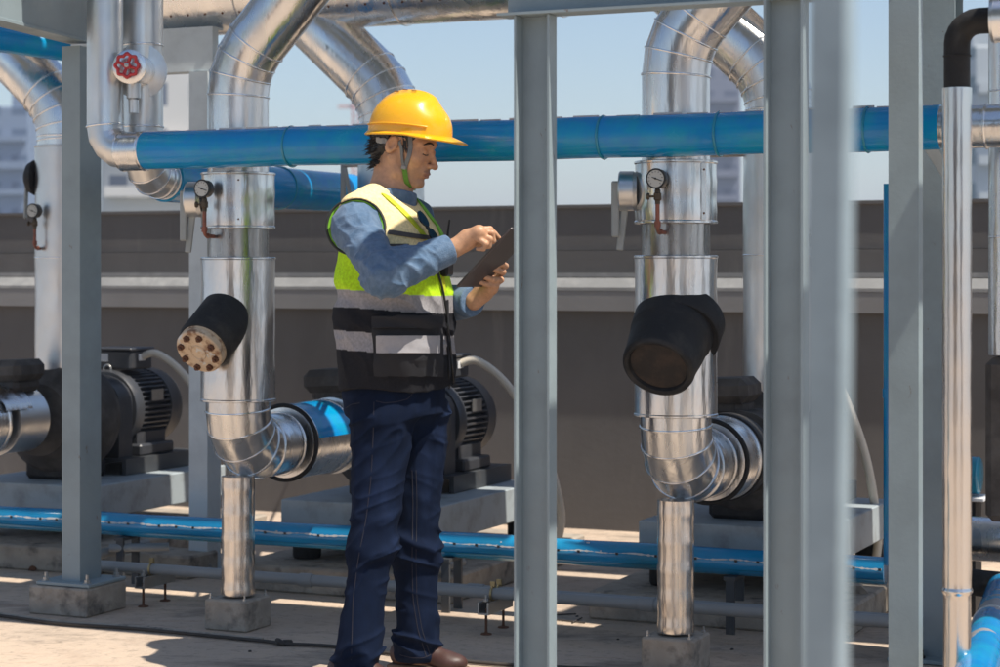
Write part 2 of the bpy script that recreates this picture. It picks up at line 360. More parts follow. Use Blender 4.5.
# ------------------------------------------------------------------ pump lines
F2 = Vector((-.884, 6.75, 0)); F3 = Vector((.532, 6.05, 0)); F1 = F2 - (F3 - F2)
L = 1.13
def gore(name, path, r, m, parent, n=64, bead=.0035, ends=(True, True), beads=None):
    o = MB().tube(path, r, n).build(name, m, parent, 9)
    k = len(path); pts = [Vector(p) for p in path]
    for i in range(k):
        if i == 0 and not ends[0]: continue
        if i == k - 1 and not ends[1]: continue
        if beads is not None and i not in beads: continue
        a = (pts[i] - pts[i - 1]).normalized() if i > 0 else (pts[1] - pts[0]).normalized()
        b = (pts[i + 1] - pts[i]).normalized() if i < k - 1 else a
        bead_rings([(pts[i], a + b)], r + .001, bead, o)
    return o
def rivets(mb, r, ang, zs, rr=.0035):
    for z in zs:
        c = Vector((math.cos(ang) * r, math.sin(ang) * r, z)); mb.lathe([(rr, 0), (rr * .9, .002), (.0006, .003)], c, (math.cos(ang), math.sin(ang), 0), 8)
def jacket(name, z0, z1, r, m, parent, seam=-100):
    rr = .005
    prof = [(r - .012, z0 + .004), (r - .012, z0), (r - .001, z0), (r + .003, z0 + .002), (r + .003, z0 + .007), (r, z0 + .010)]
    k = 6
    for i in range(k + 1): prof.append((r + .0012 * math.sin(i * 2.1 + z0 * 9), z0 + .01 + (z1 - z0 - .02) * i / k))
    prof += [(r, z1 - .010), (r + .003, z1 - .007), (r + .003, z1 - .002), (r - .001, z1), (r - .05, z1 + .001)]
    mb = MB().lathe(prof, (0, 0, 0), Z, 72)
    a = R(seam); c, s_ = math.cos(a), math.sin(a)
    mb.box((c * (r + .0015), s_ * (r + .0015), (z0 + z1) / 2), (.004, .018, z1 - z0 - .022), (Vector((c, s_, 0)), Vector((-s_, c, 0)), Z))
    b0 = len(mb.f); rivets(mb, r + .003, a, [z0 + .03 + (z1 - z0 - .06) * i / max(1, int((z1 - z0) / .1)) for i in range(int((z1 - z0) / .1) + 1)])
    mb.m[b0:] = [1] * (len(mb.f) - b0)
    return mb.build(name, [m, M['rust']], parent, 35)
def gauge(parent, u, v, z, rr=.029, drop=.17, jr=.104):
    """round dial facing -v on a cock and a copper siphon into the pipe"""
    ax = Vector((0, -1, 0)); c = Vector((u, v, z))
    g = MB().lathe([(rr * .9, 0), (rr, .004), (rr, .026), (rr * 1.06, .028), (rr * 1.06, .034), (rr * .9, .034)], c + Vector((0, .017, 0)), ax, 36).build('pressure_gauge', M['ink'], parent, 40)
    fc = c + Vector((0, -.0175, 0))
    MB().lathe([(rr * .88, 0), (rr * .88, .001)], fc, ax, 32).build('dial', M['dial'], g)
    mb = MB()
    for i in range(11):
        a = R(225 - 27 * i); d = Vector((math.cos(a), 0, math.sin(a))); q = Vector((-d.z, 0, d.x))
        mb.box(fc + ax * .002 + d * rr * .72, (rr * .16, .0008, .0012), (d, ax, q))
    d = Vector((math.cos(R(160)), 0, math.sin(R(160)))); q = Vector((-d.z, 0, d.x))
    mb.box(fc + ax * .003 - d * rr * .15, (rr * 1.1, .001, .0022), (d, ax, q)); mb.lathe([(.003, 0), (.003, .003)], fc, ax, 10)
    mb.build('needle', M['ink'], g)
    z1 = z - rr; z2 = z - drop
    MB().lathe([(.006, 0), (.009, .004), (.009, .012), (.012, .014), (.012, .032), (.008, .036), (.008, .046)], (u, v, z1), (0, 0, -1), 10) \
        .tube([(u - .006, v, z1 - .023), (u - .024, v - .004, z1 - .023)], .0035, 8).lathe([(.009, 0), (.011, .004), (.009, .008)], (u - .024, v - .004, z1 - .023), (-1, -.2, 0), 12).build('gauge_cock', M['brass'], parent, 40)
    MB().tube(arc((u, v, z1 - .045), (u, v, z2), (u, -jr + .0, z2 - .002), .018, 5), .0065, 12).lathe([(.010, 0), (.010, .018)], (u, v, z2 + .030), (0, 0, -1), 8) \
        .ring((u, v + .02, z2), (0, 1, 0), .007, .003, 12, 6).build('siphon_tube', M['copper'], parent, 50)

def front_riser(idx, Fp):
    lab = {1: 'silver clad suction riser left outside the frame',
           2: 'left silver clad pipe riser with bolted cream flange and round gauge',
           3: 'right silver clad pipe riser with covered black stub and round gauge'}[idx]
    t = empty('clad_pipe_riser', Fp, -TH, lab, 'pipe', 'silver clad risers feeding the pumps')
    # long upper length and its segmented bend, leaving towards +u and up
    el = R(47)
    end = Vector((.75 * math.cos(el), .02, 1.90 + .75 * math.sin(el)))
    path = arc((0, 0, 1.2), (0, 0, 1.895), end, .26, 3)
    gore('upper_elbow', path, .103, M['alu'], t, ends=(False, True))
    jacket('jacket', 1.345, 1.535, .1235, M['alu'], t, seam=-58 if idx == 2 else -30)
    gore('neck_pipe', [(0, 0, .72), (0, 0, 1.36)], .103, M['alu_shiny'], t, ends=(False, False))
    jacket('jacket', .765, 1.25, .1245, M['alu'], t, seam=60)
    # lower elbow, turning away towards the pump
    path = arc((0, 0, .80), (0, 0, .60), (0, .27, .60), .135, 4)
    gore('lower_elbow', path, .108, M['alu'], t, ends=(False, True))
    MB().lathe([(.085, 0), (.085, .05)], (0, .27, .60), (0, 1, 0), 40).build('rubber_joint', M['black'], t, 40)
    sl = .29 if idx == 2 else .15
    sp = MB().lathe([(.125, 0), (.137, .002), (.137, .012), (.132, .015), (.132, sl - .015), (.137, sl - .012), (.137, sl - .002), (.125, sl)], (0, .305, .60), (0, 1, 0), 64).build('suction_spool', M['alu'], t, 30)
    if idx == 3: MB().lathe([(.12, 0), (.142, .008), (.142, .07), (.138, .10), (.12, .14)], (0, .455, .60), (0, 1, 0), 48).build('black_collar', M['black'], t, 40)
    MB().ring((0, .307, .60), (0, 1, 0), .131, .008, 56, 8).build('black_end_ring', M['black'], sp, 60)
    if idx == 2:      # strip of blue film left on the spool
        mb = MB(); n = 20; vs = []
        for j in range(n + 1):
            a = R(8 + 118 * j / n)
            for v_, rr in ((.322, .1335), (.578, .1335)):
                vs.append((math.cos(a) * rr, v_ + .004 * math.sin(j * 1.7), .60 + math.sin(a) * rr))
        mb.add(vs, [(2 * j, 2 * j + 1, 2 * j + 3, 2 * j + 2) for j in range(n)])
        mb.build('blue_film', M['blue'], sp, 60)
    MB().lathe([(.09, 0), (.09, .05)], (0, .59, .60), (0, 1, 0), 40).build('rubber_joint', M['black'], t, 40)
    MB().lathe([(.12, 0), (.14, .004), (.14, .02), (.135, .024), (.135, .20), (.12, .22)], (0, .64, .60), (0, 1, 0), 56).build('clad_reducer', M['alu2'] if idx == 2 else M['brownins'], t, 30)
    # prop under the elbow
    mb = MB(); pr = [(.0565, .112), (.0575, .12)]
    for i in range(1, 24): pr.append((.056 + .0016 * math.sin(i * 1.9) * math.sin(i * .7), .12 + .017 * i))
    mb.lathe(pr, (0, 0, 0), Z, 48).build('prop_leg', M['alu_shiny'], t, 60)
    # stub
    sa_ = R(34 if idx == 2 else 38); d = Vector((0, -math.cos(sa_), -math.sin(sa_))); o0 = Vector((0, -.04, 1.075 if idx == 2 else 1.04))
    if idx == 2:
        MB().lathe([(.092, .03), (.092, .20), (.086, .21)], o0, d, 48).build('stub_cover', M['black'], t, 40)
        fl = MB().lathe([(.080, .205), (.082, .208), (.082, .216), (.078, .219), (.082, .222), (.082, .242), (.078, .246), (.030, .247), (.027, .250), (.024, .247)], o0, d, 48).build('flange', M['flange'], t, 30)
        ex = Vector((1, 0, 0)); ey = d.cross(ex)
        for i in range(8):
            a = 2 * PI * (i + .5) / 8; c = o0 + d * .246 + (ex * math.cos(a) + ey * math.sin(a)) * .062
            MB().lathe([(.0115, 0), (.0115, .009), (.006, .010), (.006, .017)], c, d, 6).build('bolt', M['rust'], fl, 30)
    else:
        o0 = o0 + Vector((.010, .035, .004))
        s = MB().lathe([(.128, .0), (.127, .05), (.123, .10), (.122, .104), (.119, .108), (.116, .15), (.110, .195), (.110, .225), (.107, .237), (.100, .241), (.090, .237), (.087, .225), (.04, .223), (.01, .223)], o0 + Vector((0, 0, .02)), d, 48).build('stub_cover', M['black'], t, 50)
        MB().lathe([(.086, .2265), (.01, .227)], o0 + Vector((0, 0, .02)), d, 40).build('end_disc', M['end_brown'], s, 50)
        MB().lathe([(.132, .0), (.130, .02), (.127, .075), (.123, .078), (.117, .076)], o0 + Vector((.010, 0, .010)), (d + Vector((.10, 0, .05))).normalized(), 48).build('wrap_skirt', M['black'], s, 50)
    gauge(t, -.028 if idx == 2 else .0, -.165, 1.475, drop=.155)
    # flat clad disc with a hanging lever at the left of the upper jacket
    dd = Vector((-1, -.30, 0)).normalized(); cc = Vector((-.105, -.05, 1.445))
    MB().lathe([(.052, 0), (.060, .012), (.060, .052), (.056, .056), (.02, .060)], cc, dd, 48).build('valve_cap', M['alu2'], t, 30)
    lv = cc + dd * .066; side = Vector((0, 0, 1)).cross(dd)
    MB().box(lv + Vector((0, 0, -.055)) + side * .012, (.024, .012, .17), (dd, side, Z), bev=.004).box(lv + Vector((0, 0, -.115)) - dd * .020, (.022, .010, .13), ((dd + Z * .12).normalized(), side, (Z - dd * .12).normalized()), bev=.003).build('lever', M['lever'], t)
    # concrete footing
    return t
def footing(Fp, lab):
    b = empty('concrete_block', Fp, -TH, lab, 'concrete block', 'concrete blocks under the riser legs')
    bl = MB().box((0, 0, .052), (.165, .165, .104), bev=.006).build('block', M['concrete'], b)
    mb = MB()
    for sx_, sy_ in ((.066, -.066), (.066, .066), (-.066, .066), (-.066, -.066)):
        mb = MB().lathe([(.007, 0), (.007, .006), (.0035, .007), (.0035, .018)], (sx_, sy_, .104), Z, 6).build('anchor_bolt', M['zinc'], b)
for i, Fp in ((2, F2), (3, F3)):
    front_riser(i, Fp)
footing(F2, 'small concrete block under the left silver riser leg')
footing(F3, 'small concrete block under the right silver riser leg')
# line one is outside the frame but for its spool beside the left pump
t = empty('clad_suction_pipe', F1, -TH, 'short silver clad pipe with black rings entering the leftmost pump', 'pipe')
sp = MB().lathe([(.125, 0), (.137, .002), (.137, .012), (.132, .015), (.132, .275), (.137, .278), (.137, .288), (.125, .290)], (0, .305, .60), (0, 1, 0), 64).build('suction_spool', M['alu'], t, 30)
MB().lathe([(.09, 0), (.09, .05)], (0, .59, .60), (0, 1, 0), 40).build('rubber_joint', M['black'], t, 40)
MB().lathe([(.12, 0), (.14, .004), (.14, .02), (.135, .024), (.135, .20), (.12, .22)], (0, .64, .60), (0, 1, 0), 56).build('clad_reducer', M['alu2'], t, 30)
mb = MB(); n = 14; vs = []
for j in range(n + 1):
    a = R(20 + 70 * j / n)
    for v_, rr in ((.55, .148 + .004 * math.sin(j)), (.72, .150)): vs.append((math.cos(a) * rr, v_, .6 + math.sin(a) * rr))
mb.add(vs, [(2 * j, 2 * j + 1, 2 * j + 3, 2 * j + 2) for j in range(n)]).build('loose_sheet', M['alu_shiny'], t, 60)

# discharge risers at the back, bending up-left into the header
def back_riser(Fp, lab, full=True, lu=-.2):
    t = empty('discharge_riser', Fp + V * L, -TH, lab, 'pipe', 'silver discharge risers at the pump backs')
    gore('neck_pipe', [(0, 0, .70), (0, 0, 1.6)], .118, M['alu'], t, ends=(False, False))
    jacket('jacket', .74, 1.735, .130, M['alu2'], t, seam=-60)
    MB().ring((0, 0, 1.26), Z, .1305, .003, 60, 6).build('seam_bead', M['bead'], t, 60)
    el = R(42)
    path = arc((0, 0, 1.5), (0, 0, 1.885), (-.68 * math.cos(el), 0, 1.885 + .68 * math.sin(el)), .28, 4)
    gore('elbow', path, .120, M['alu'], t, ends=(False, False))
    for z_ in (1.775,): MB().ring((0, 0, z_), Z, .1205, .004, 60, 6).build('seam_bead', M['bead'], t, 60)
    MB().lathe([(.10, 0), (.135, .005), (.138, .03), (.12, .05), (.10, .055)], (0, 0, .66), Z, 40).build('rubber_joint', M['black'], t, 40)
    if not full:                # only the open lever of its valve shows beside it
        MB().tube([(-.10, -.02, 1.62), (lu, -.02, 1.62)], .010, 12).build('valve_spindle', M['zinc'], t, 60)
        MB().box((lu, -.02, 1.555), (.022, .010, .15), bev=.003).box((lu + .018, -.02, 1.56), (.016, .008, .13), (Vector((1, 0, .2)).normalized(), Vector((0, 1, 0)), Vector((-.2, 0, 1)).normalized()), bev=.003).build('lever', M['lever'], t)
        return t
    dd = Vector((-1, -.35, 0)).normalized(); cc = Vector((-.115, -.05, 1.60))
    MB().lathe([(.06, 0), (.075, .01), (.06, .035), (.03, .05)], cc, dd, 32).build('valve_cap', M['black'], t, 50)
    side = Z.cross(dd)
    MB().box(cc + dd * .045 + Vector((0, 0, -.09)), (.010, .03, .17), (dd, (side + Z * .1).normalized(), (Z - side * .1).normalized()), bev=.003).build('lever', M['lever'], t)
    gauge(t, -.035, -.168, 1.455, drop=.155, jr=.13)
    return t
back_riser(F1, 'far left silver riser behind the grey column with small gauge')
back_riser(F2, 'silver riser with segmented elbow behind the worker and helmet', False, -.20)
back_riser(F3, 'silver riser behind the twin grey posts at right', False, -.27)
# header along u
hr = empty('header_pipe', F2 + V * L, -TH, 'fat silver header pipe with riveted seam along the top edge', 'pipe')
zc = 2.335
s0 = along(F2 + V * L, U, 120); s1 = along(F2 + V * L, U, 760)
bead_rings([((s_, 0, zc), (1, 0, 0)) for s_ in (-1.25, -.62, .06, .72, 1.4, 2.1)], .177, .004, hr)
mb = MB().tube([(-1.9, 0, zc), (3.2, 0, zc)], .175, 72); b0 = len(mb.f)
for i in range(60):
    a = R(-38); mb.lathe([(.005, 0), (.004, .002), (.001, .003)], (-1.8 + i * .08, -math.cos(a) * .1765, zc + math.sin(a) * .1765), (0, -math.cos(a), math.sin(a)), 8)
mb.m[b0:] = [1] * (len(mb.f) - b0); mb.build('pipe', [M['alu'], M['rust']], hr, 9)

# ------------------------------------------------------------------ pumps
def pump(Fp, lab, hose_end):
    t = empty('pump_set', Fp, -TH, lab, 'pump', 'motor driven pumps along the wall')
    # steel inertia base on four mounts
    MB().box((0, 1.36, .262), (.66, 1.02, .135), bev=.004).build('base_frame', M['steel_base'], t)
    for su in (-.26, .26):
        for sv in (.93, 1.80):
            MB().lathe([(.05, 0), (.055, .01), (.055, .06), (.035, .075), (.035, .094)], (su, sv, .10), Z, 24).build('rubber_mount', M['black'], t, 40)
    MB().box((0, 1.56, .393), (.40, .56, .012)).box((-.19, 1.56, .360), (.02, .56, .056)).box((.19, 1.56, .36), (.02, .56, .056)).build('bed_plate', M['steel_dk'], t)
    # volute wrapped in black insulation
    mb = MB(); prof = [(.10, -.20), (.15, -.19), (.17, -.15), (.20, -.135), (.222, -.12), (.226, -.09), (.24, -.08), (.246, -.02), (.243, .03), (.225, .04), (.222, .08), (.20, .11), (.16, .13), (.13, .16), (.10, .17)]
    mb.lathe(prof, (0, L - .0, .585), (0, 1, 0), 56)
    v_ = mb.build('volute', M['brownins'], t, 50)
    MB().box((0, L, .375), (.26, .24, .10), bev=.02).build('volute_foot', M['black'], t)
    MB().lathe([(.10, 0), (.155, .01), (.165, .05), (.165, .10), (.13, .13)], (0, L, .64), Z, 36).build('neck_wrap', M['brownins'], t, 40)
    # lump of insulation round the suction valve
    MB().box((.0, .74, .80), (.25, .20, .085), (Vector((1, 0, .05)).normalized(), Vector((0, 1, 0)), Vector((-.05, 0, 1)).normalized()), bev=.025).box((0, .75, .745), (.20, .17, .06), bev=.02).build('valve_wrap', M['brownins'], t)
    # bearing housing and coupling guard
    MB().lathe([(.09, 0), (.10, .02), (.075, .04), (.075, .16)], (0, 1.24, .60), (0, 1, 0), 32).build('bearing_housing', M['motor'], t, 35)
    g = [(-.15, .40), (-.15, .64)] + [(.15 * -math.cos(R(a)), .64 + .11 * math.sin(R(a))) for a in range(15, 180, 15)] + [(.15, .64), (.15, .40)]
    MB().prism([(p[0], p[1]) for p in g], (0, 1.30, 0), X3[0], X3[2], X3[1], .10).build('coupling_guard', M['motor'], t, 35)
    # finned motor
    n = 44; ring = []
    for i in range(n):
        a = 2 * PI * i / n
        for da, rr in ((0, .138), (.035, .165), (.075, .165), (.105, .138)): ring.append((math.cos(a + da) * rr, math.sin(a + da) * rr))
    mot = MB().prism(ring, (0, 1.44, .60), X3[0], X3[2], X3[1], .24).build('motor_body', M['motor'], t)
    MB().lathe([(.09, 0), (.165, .005), (.172, .02), (.172, .06), (.15, .065)], (0, 1.405, .60), (0, 1, 0), 44).build('end_bell', M['motor'], t, 35)
    MB().lathe([(.15, 0), (.168, .004), (.168, .08), (.160, .10), (.12, .115), (.03, .12)], (0, 1.68, .60), (0, 1, 0), 44).build('fan_cover', M['motor'], t, 35)
    for su in (-.13, .13): MB().box((su, 1.56, .425), (.09, .26, .05), bev=.008).box((su * .92, 1.56, .47), (.04, .22, .06)).build('motor_foot', M['motor'], t)
    tb = MB().box((.01, 1.53, .815), (.20, .17, .085), bev=.008).box((.01, 1.53, .862), (.215, .185, .012), bev=.004).build('terminal_box', M['motor'], t)
    MB().box((-.035, 1.443, .825), (.06, .002, .035)).build('name_plate', M['white'], tb)
    MB().box((.1115, 1.53, .825), (.002, .05, .03)).build('name_plate', M['white'], tb)
    MB().ring((.0, 1.43, .775), (0, 1, 0), .018, .005, 20, 8).build('lifting_eye', M['zinc'], t, 60)
    MB().box((.166, 1.57, .66), (.004, .09, .05)).build('rating_plate', M['zinc'], t)
    # hose
    p = [(.11, 1.54, .83), (.17, 1.56, .84), (.26, 1.60, .77), (.34, 1.64, .65), (.41, 1.68, .50), (.46, 1.70, .33), (.475, 1.72, .20), (.46, 1.72, .11)]
    if hose_end == 2: p = [(.11 + (a - .11) * .55, b, c) for a, b, c in p]
    q = []
    for i in range(len(p) - 1):
        p0, p1, p2, p3 = [Vector(p[max(0, min(len(p) - 1, i + k))]) for k in (-1, 0, 1, 2)]
        for k in range(6):
            s = k / 6; q.append(.5 * ((2 * p1) + (p2 - p0) * s + (2 * p0 - 5 * p1 + 4 * p2 - p3) * s * s + (3 * p1 - p0 - 3 * p2 + p3) * s ** 3))
    q.append(Vector(p[-1]))
    MB().tube(q, .0165, 14).build('cable_hose', M['hose'], t, 60)
    pl = empty('concrete_plinth', Fp, -TH, {0: 'low concrete plinth under the leftmost pump', 1: 'low concrete plinth under the middle pump behind the worker', 2: 'low concrete plinth under the right pump'}[hose_end], 'plinth', 'concrete plinths under the pumps')
    MB().box((0, 1.36, .049), (.92, 1.32, .098), bev=.008).build('slab', M['concrete'], pl)
pump(F1, 'leftmost black pump and finned motor behind the grey column', 0)
pump(F2, 'middle pump and finned motor partly hidden behind the worker', 1)
pump(F3 - U * .10, 'right black pump behind the riser with covered stub', 2)
# ------------------------------------------------------------------ city haze
hm = bpy.data.materials.new('haze_air'); hm.use_nodes = True; t_ = hm.node_tree; t_.nodes.clear()
vo = t_.nodes.new('ShaderNodeVolumePrincipled'); vo.inputs['Color'].default_value = (.80, .87, 1, 1); vo.inputs['Density'].default_value = .0010; vo.inputs['Anisotropy'].default_value = .2
ou = t_.nodes.new('ShaderNodeOutputMaterial'); t_.links.new(vo.outputs[0], ou.inputs['Volume'])
hz = MB().box((0, 0, -8), (5100, 5100, 106)).build('haze', hm); tag(hz, kind='stuff')

def slab(v0, v1, z, label, u0=-5, u1=6.5, name='added_shade_deck'):  # unseen deck strips added overhead to cast the floor shade
    t = empty(name, F2, -TH, label, 'shade deck', 'added shade decking above the picture')
    MB().box(((u0 + u1) / 2, (v0 + v1) / 2, z), (u1 - u0, v1 - v0, .05)).build('deck', M['steel'], t)
slab(-.50, .22, 3.0, 'front strip of added shade decking above the picture')
slab(.32, .88, 3.0, 'middle strip of added shade decking above the picture', u1=2.2)
slab(.32, .88, 3.0, 'short right strip of added shade decking above the picture', u0=2.5)
slab(1.35, 1.62, 3.0, 'rear strip of added shade decking above the picture')

# plant room and tank added behind the viewer to streak the cladding reflections
t = empty('added_plant_room', (-4.2, -6.0, 0), 0, 'low plant room added behind the viewer for reflections', 'plant room')
MB().box((0, 0, 1.6), (5.0, 2.4, 3.2)).build('wall', M['wall'], t)
MB().box((0, 0, 3.26), (5.3, 2.7, .12)).build('roof', M['ledge_face'], t)
MB().box((.6, 1.22, 1.02), (.95, .04, 2.04)).build('door', M['steel_dk'], t)
t = empty('added_water_tank', (4.6, -4.5, 0), R(12), 'steel water tank added behind the viewer for reflections', 'tank')  # unseen tank, added for dark streaks in the metal reflections
MB().lathe([(1.2, .3), (1.25, .35), (1.25, 2.5), (1.1, 2.7), (.2, 2.8)], (0, 0, 0), Z, 40).build('shell', M['steel_dk'], t, 40)
for q_ in ((.8, .8), (-.8, .8), (.8, -.8), (-.8, -.8)): MB().box((q_[0], q_[1], .16), (.15, .15, .32)).build('leg', M['steel_dk'], t)

for k_, (x_, y_) in enumerate(((1.75, 4.9), (1.05, 4.6), (.20, 4.9), (-.75, 5.9))):  # unseen joists added to throw slanting shadow bands on the columns
    t = empty('added_shade_joist', (x_, y_, 2.7), -TH, ['added shade joist above the right columns', 'added shade joist above the blurred post', 'added shade joist above the middle column', 'added shade joist above the left side'][k_], 'joist', 'added shade joists above the picture')
    MB().box((0, 0, 0), (.10, 2.6, .14)).build('bar', M['steel'], t)
# ------------------------------------------------------------------ long blue pipe in front of the risers
B0 = F2 - V * .185; zB = 1.605; rB = .063
t = empty('blue_pipe', (B0.x, B0.y, 0), -TH, 'long upper blue pipe crossing the whole picture in front of the silver risers', 'pipe')
sa, sb = along(B0, U, 145), along(B0, U, 941)
def wob(s0, s1, z, r, n, amp=.0012, v=0): return [(s0 + (s1 - s0) * i / n, v + amp * math.sin(i * 1.3), z + amp * math.sin(i * .8 + 1)) for i in range(n + 1)]
bead_rings([((along(B0, U, px), 0, zB), (1, 0, 0)) for px in (292, 604, 720, 868)], rB + .001, .004, t, 'teal', 'joint_ring')
mb = MB().tube(wob(sa, sb, zB, rB, 40), rB, 56); b0 = len(mb.f); s_ = sa       # pipe with a ragged glue seam along the top
while s_ < sb - .05:
    l_ = random.uniform(.03, .12); a = R(80 + random.uniform(-6, 6)); h = random.uniform(.001, .0045)
    mb.box((s_ + l_ / 2, -math.cos(a) * rB, zB + math.sin(a) * (rB + h / 2)), (l_, .004, h + .002)); s_ += l_ + random.uniform(.0, .06)
mb.m[b0:] = [1] * (len(mb.f) - b0); mb.build('pipe', [M['blue'], M['peel']], t, 30)
# left end: silver sleeve and an elbow that climbs into the first vertical
sv1 = along(B0, U, 105)
path = arc((sa + .004, 0, zB), (sv1, 0, zB), (sv1, 0, 2.7), .088, 4)
e = gore('silver_elbow', path, .0605, M['alu2'], t, ends=(True, False), beads=[0, 1, 5])
MB().lathe([(.0655, 0), (.068, .003), (.0655, .006), (.0655, .085), (.068, .088), (.0655, .091)], (sa + .003, 0, zB), (-1, 0, 0), 48).build('end_sleeve', M['alu'], t, 30)
# right end
MB().tube([(sb, 0, zB), (sb + .9, 0, zB)], .060, 48).build('silver_end', M['alu'], t, 30)
bead_rings([((along(B0, U, 987), 0, zB), (1, 0, 0))], .061, .004, t, 'bead', 'joint_ring')

# second vertical with handwheel valve, turning back into the short blue pipe
q = G(143, 6.885)
t = empty('valved_pipe', q, -TH, 'silver vertical pipe with red handwheel valve turning into the short rear blue pipe', 'pipe')
zr = 1.525
path = arc((0, 0, 2.7), (0, 0, zr), (0, .13, zr), .10, 4)
gore('silver_pipe', path, .069, M['alu2'], t, ends=(False, True))
bead_rings([((0, 0, 1.70), Z), ((0, 0, 1.98), Z)], .070, .0035, t)
MB().tube([(0, .132, zr), (0, 1.0, zr - .001), (0, 1.50, zr)], .080, 48).build('blue_length', M['blue'], t, 30)
MB().ring((0, .92, zr), (0, 1, 0), .081, .004, 48, 6).build('joint_ring', M['teal'], t, 60)
ax = Vector((.38, -.926, 0)).normalized(); zc_ = 1.885; c0 = Vector((0, 0, zc_)) + ax * .03
b = MB().lathe([(.095, .025), (.095, .03), (.054, .031), (.054, .175), (.057, .177), (.057, .185), (.052, .188), (.03, .189)], c0, ax, 48).build('valve_body', M['alu'], t, 30)
MB().lathe([(.024, 0), (.024, .05), (.017, .055), (.017, .10)], (c0 + ax * .12) + Vector((0, 0, -.05)), (0, 0, -1), 24).build('drain_stub', M['alu2'], b, 40)
wc = c0 + ax * .225; ex = Vector((ax.y, -ax.x, 0)); ey = Z
mb = MB(); n = 48; vs = []
for i in range(n):
    a = 2 * PI * i / n; rr = .036 + .0035 * math.cos(8 * a)
    for j in range(8):
        b2 = 2 * PI * j / 8; vs.append(wc + (ex * math.cos(a) + ey * math.sin(a)) * (rr + .0065 * math.cos(b2)) + ax * .0065 * math.sin(b2))
mb.add(vs, [(i * 8 + j, ((i + 1) % n) * 8 + j, ((i + 1) % n) * 8 + (j + 1) % 8, i * 8 + (j + 1) % 8) for i in range(n) for j in range(8)])
for k in range(4):
    a = R(20 + 90 * k); d = ex * math.cos(a) + ey * math.sin(a); mb.tube([wc + d * .008 - ax * .006, wc + d * .034], .0055, 8)
mb.lathe([(.013, -.012), (.013, .006)], wc, ax, 16)
hw = mb.build('handwheel', M['red'], t, 50)
MB().lathe([(.008, 0), (.008, .006), (.003, .007), (.003, .012)], wc + ax * .006, ax, 6).build('spindle_nut', M['zinc'], hw, 40)
MB().tube([wc - ax * .06, wc - ax * .01], .009, 12).build('spindle', M['brass'], t, 50)

# ------------------------------------------------------------------ steel frame
def chan(w_, d_, t_=.006, open_front=True):     # channel profile in (u,v), web at the back when open to the camera
    h = w_ / 2
    if open_front: return [(-h, 0), (-h + t_, 0), (-h + t_ * 1.5, d_ - t_), (h - t_ * 1.5, d_ - t_), (h - t_, 0), (h, 0), (h, d_), (-h, d_)]
    return [(-h, 0), (h, 0), (h, d_), (h - t_, d_), (h - t_ * 1.4, t_), (-h + t_ * 1.4, t_), (-h + t_, d_), (-h, d_)]
def bolts(parent, pts, z, r=.011, m='zinc'):
    for x, y in pts: MB().lathe([(r * 1.5, 0), (r * 1.5, .003), (r, .0035), (r, .013), (r * .55, .014), (r * .55, .030)], (x, y, z), Z, 6).build('anchor_bolt', M[m], parent, 30)
def column(px, D, prof, z1, label, z0=.0, plate=None, m='steel', rz=-TH, grp='grey painted steel posts', base=None):
    t = empty('steel_column', G(px, D), rz, label, 'column', grp)
    MB().prism(prof, (0, 0, z0), X3[0], X3[1], Z, z1 - z0).build('shaft', M[m], t)
    if plate:
        MB().box((base[0] if base else 0, base[1] if base else 0, z0 - .006), (plate, plate, .012), bev=.002).build('base_plate', M[m], t)
        h = plate / 2 - .025; bx, by = base or (0, 0)
        bolts(t, [(bx - h, by - h), (bx + h, by - h), (bx + h, by + h), (bx - h, by + h)], z0)
    return t
sq = lambda a, b: [(-a / 2, -b / 2), (a / 2, -b / 2), (a / 2, b / 2), (-a / 2, b / 2)]
cb = empty('concrete_block', G(78, 7.085), -TH, 'larger chipped concrete block under the left grey column', 'concrete block')
MB().box((0, 0, .05), (.245, .245, .10), bev=.006).build('block', M['concrete'], cb)
column(81.5, 7.09, sq(.077, .125), 1.995, 'left grey steel column standing on a chipped concrete block', z0=.1135, plate=.225)
column(531.5, 5.2, chan(.1, .05), 1.868, 'middle grey channel column in front of the tablet', z0=.013, plate=.2)
column(783, 4.9, chan(.1, .05), 2.2, 'sharp grey channel column beside the blurred post', z0=.013, plate=.2)
column(903.5, 5.4, chan(.082, .052, open_front=False), 2.4, 'right grey channel column with slanting shadows left of the thin silver pipe', z0=.013, plate=.2)
hp = lambda w_, d_, t_=.008: [(-w_/2, -d_/2), (w_/2, -d_/2), (w_/2, -d_/2+t_), (t_/2, -d_/2+t_), (t_/2, d_/2-t_), (w_/2, d_/2-t_), (w_/2, d_/2), (-w_/2, d_/2), (-w_/2, d_/2-t_), (-t_/2, d_/2-t_), (-t_/2, -d_/2+t_), (-w_/2, -d_/2+t_)]
cB = column(938, 6.22, hp(.13, .13), 2.6, 'dark grey column standing behind the thin silver pipe at right', z0=.014, plate=.26)
MB().lathe([(.026, 0), (.026, .004), (.021, .006), (.021, .022), (.012, .026)], (-.045, -.095, .015), Z, 24).build('black_cap', M['ink'], cB, 40)
column(205, 8.0, sq(.085, .10), 1.998, 'pale grey post behind the left silver riser', z0=.013, plate=.18, m='steel_pale')
t = empty('steel_beam', G(205, 8.0), -TH, 'pale grey crossbeam behind the twin silver pipes', 'beam', 'steel crossbeams')
MB().prism([(-.04, 2.0), (.04, 2.0), (.04, 2.008), (.003, 2.008), (.003, 2.168), (.04, 2.168), (.04, 2.176), (-.04, 2.176)], (-.62, 0, 0), X3[1], X3[2], X3[0], .68).build('web', M['steel_pale'], t)
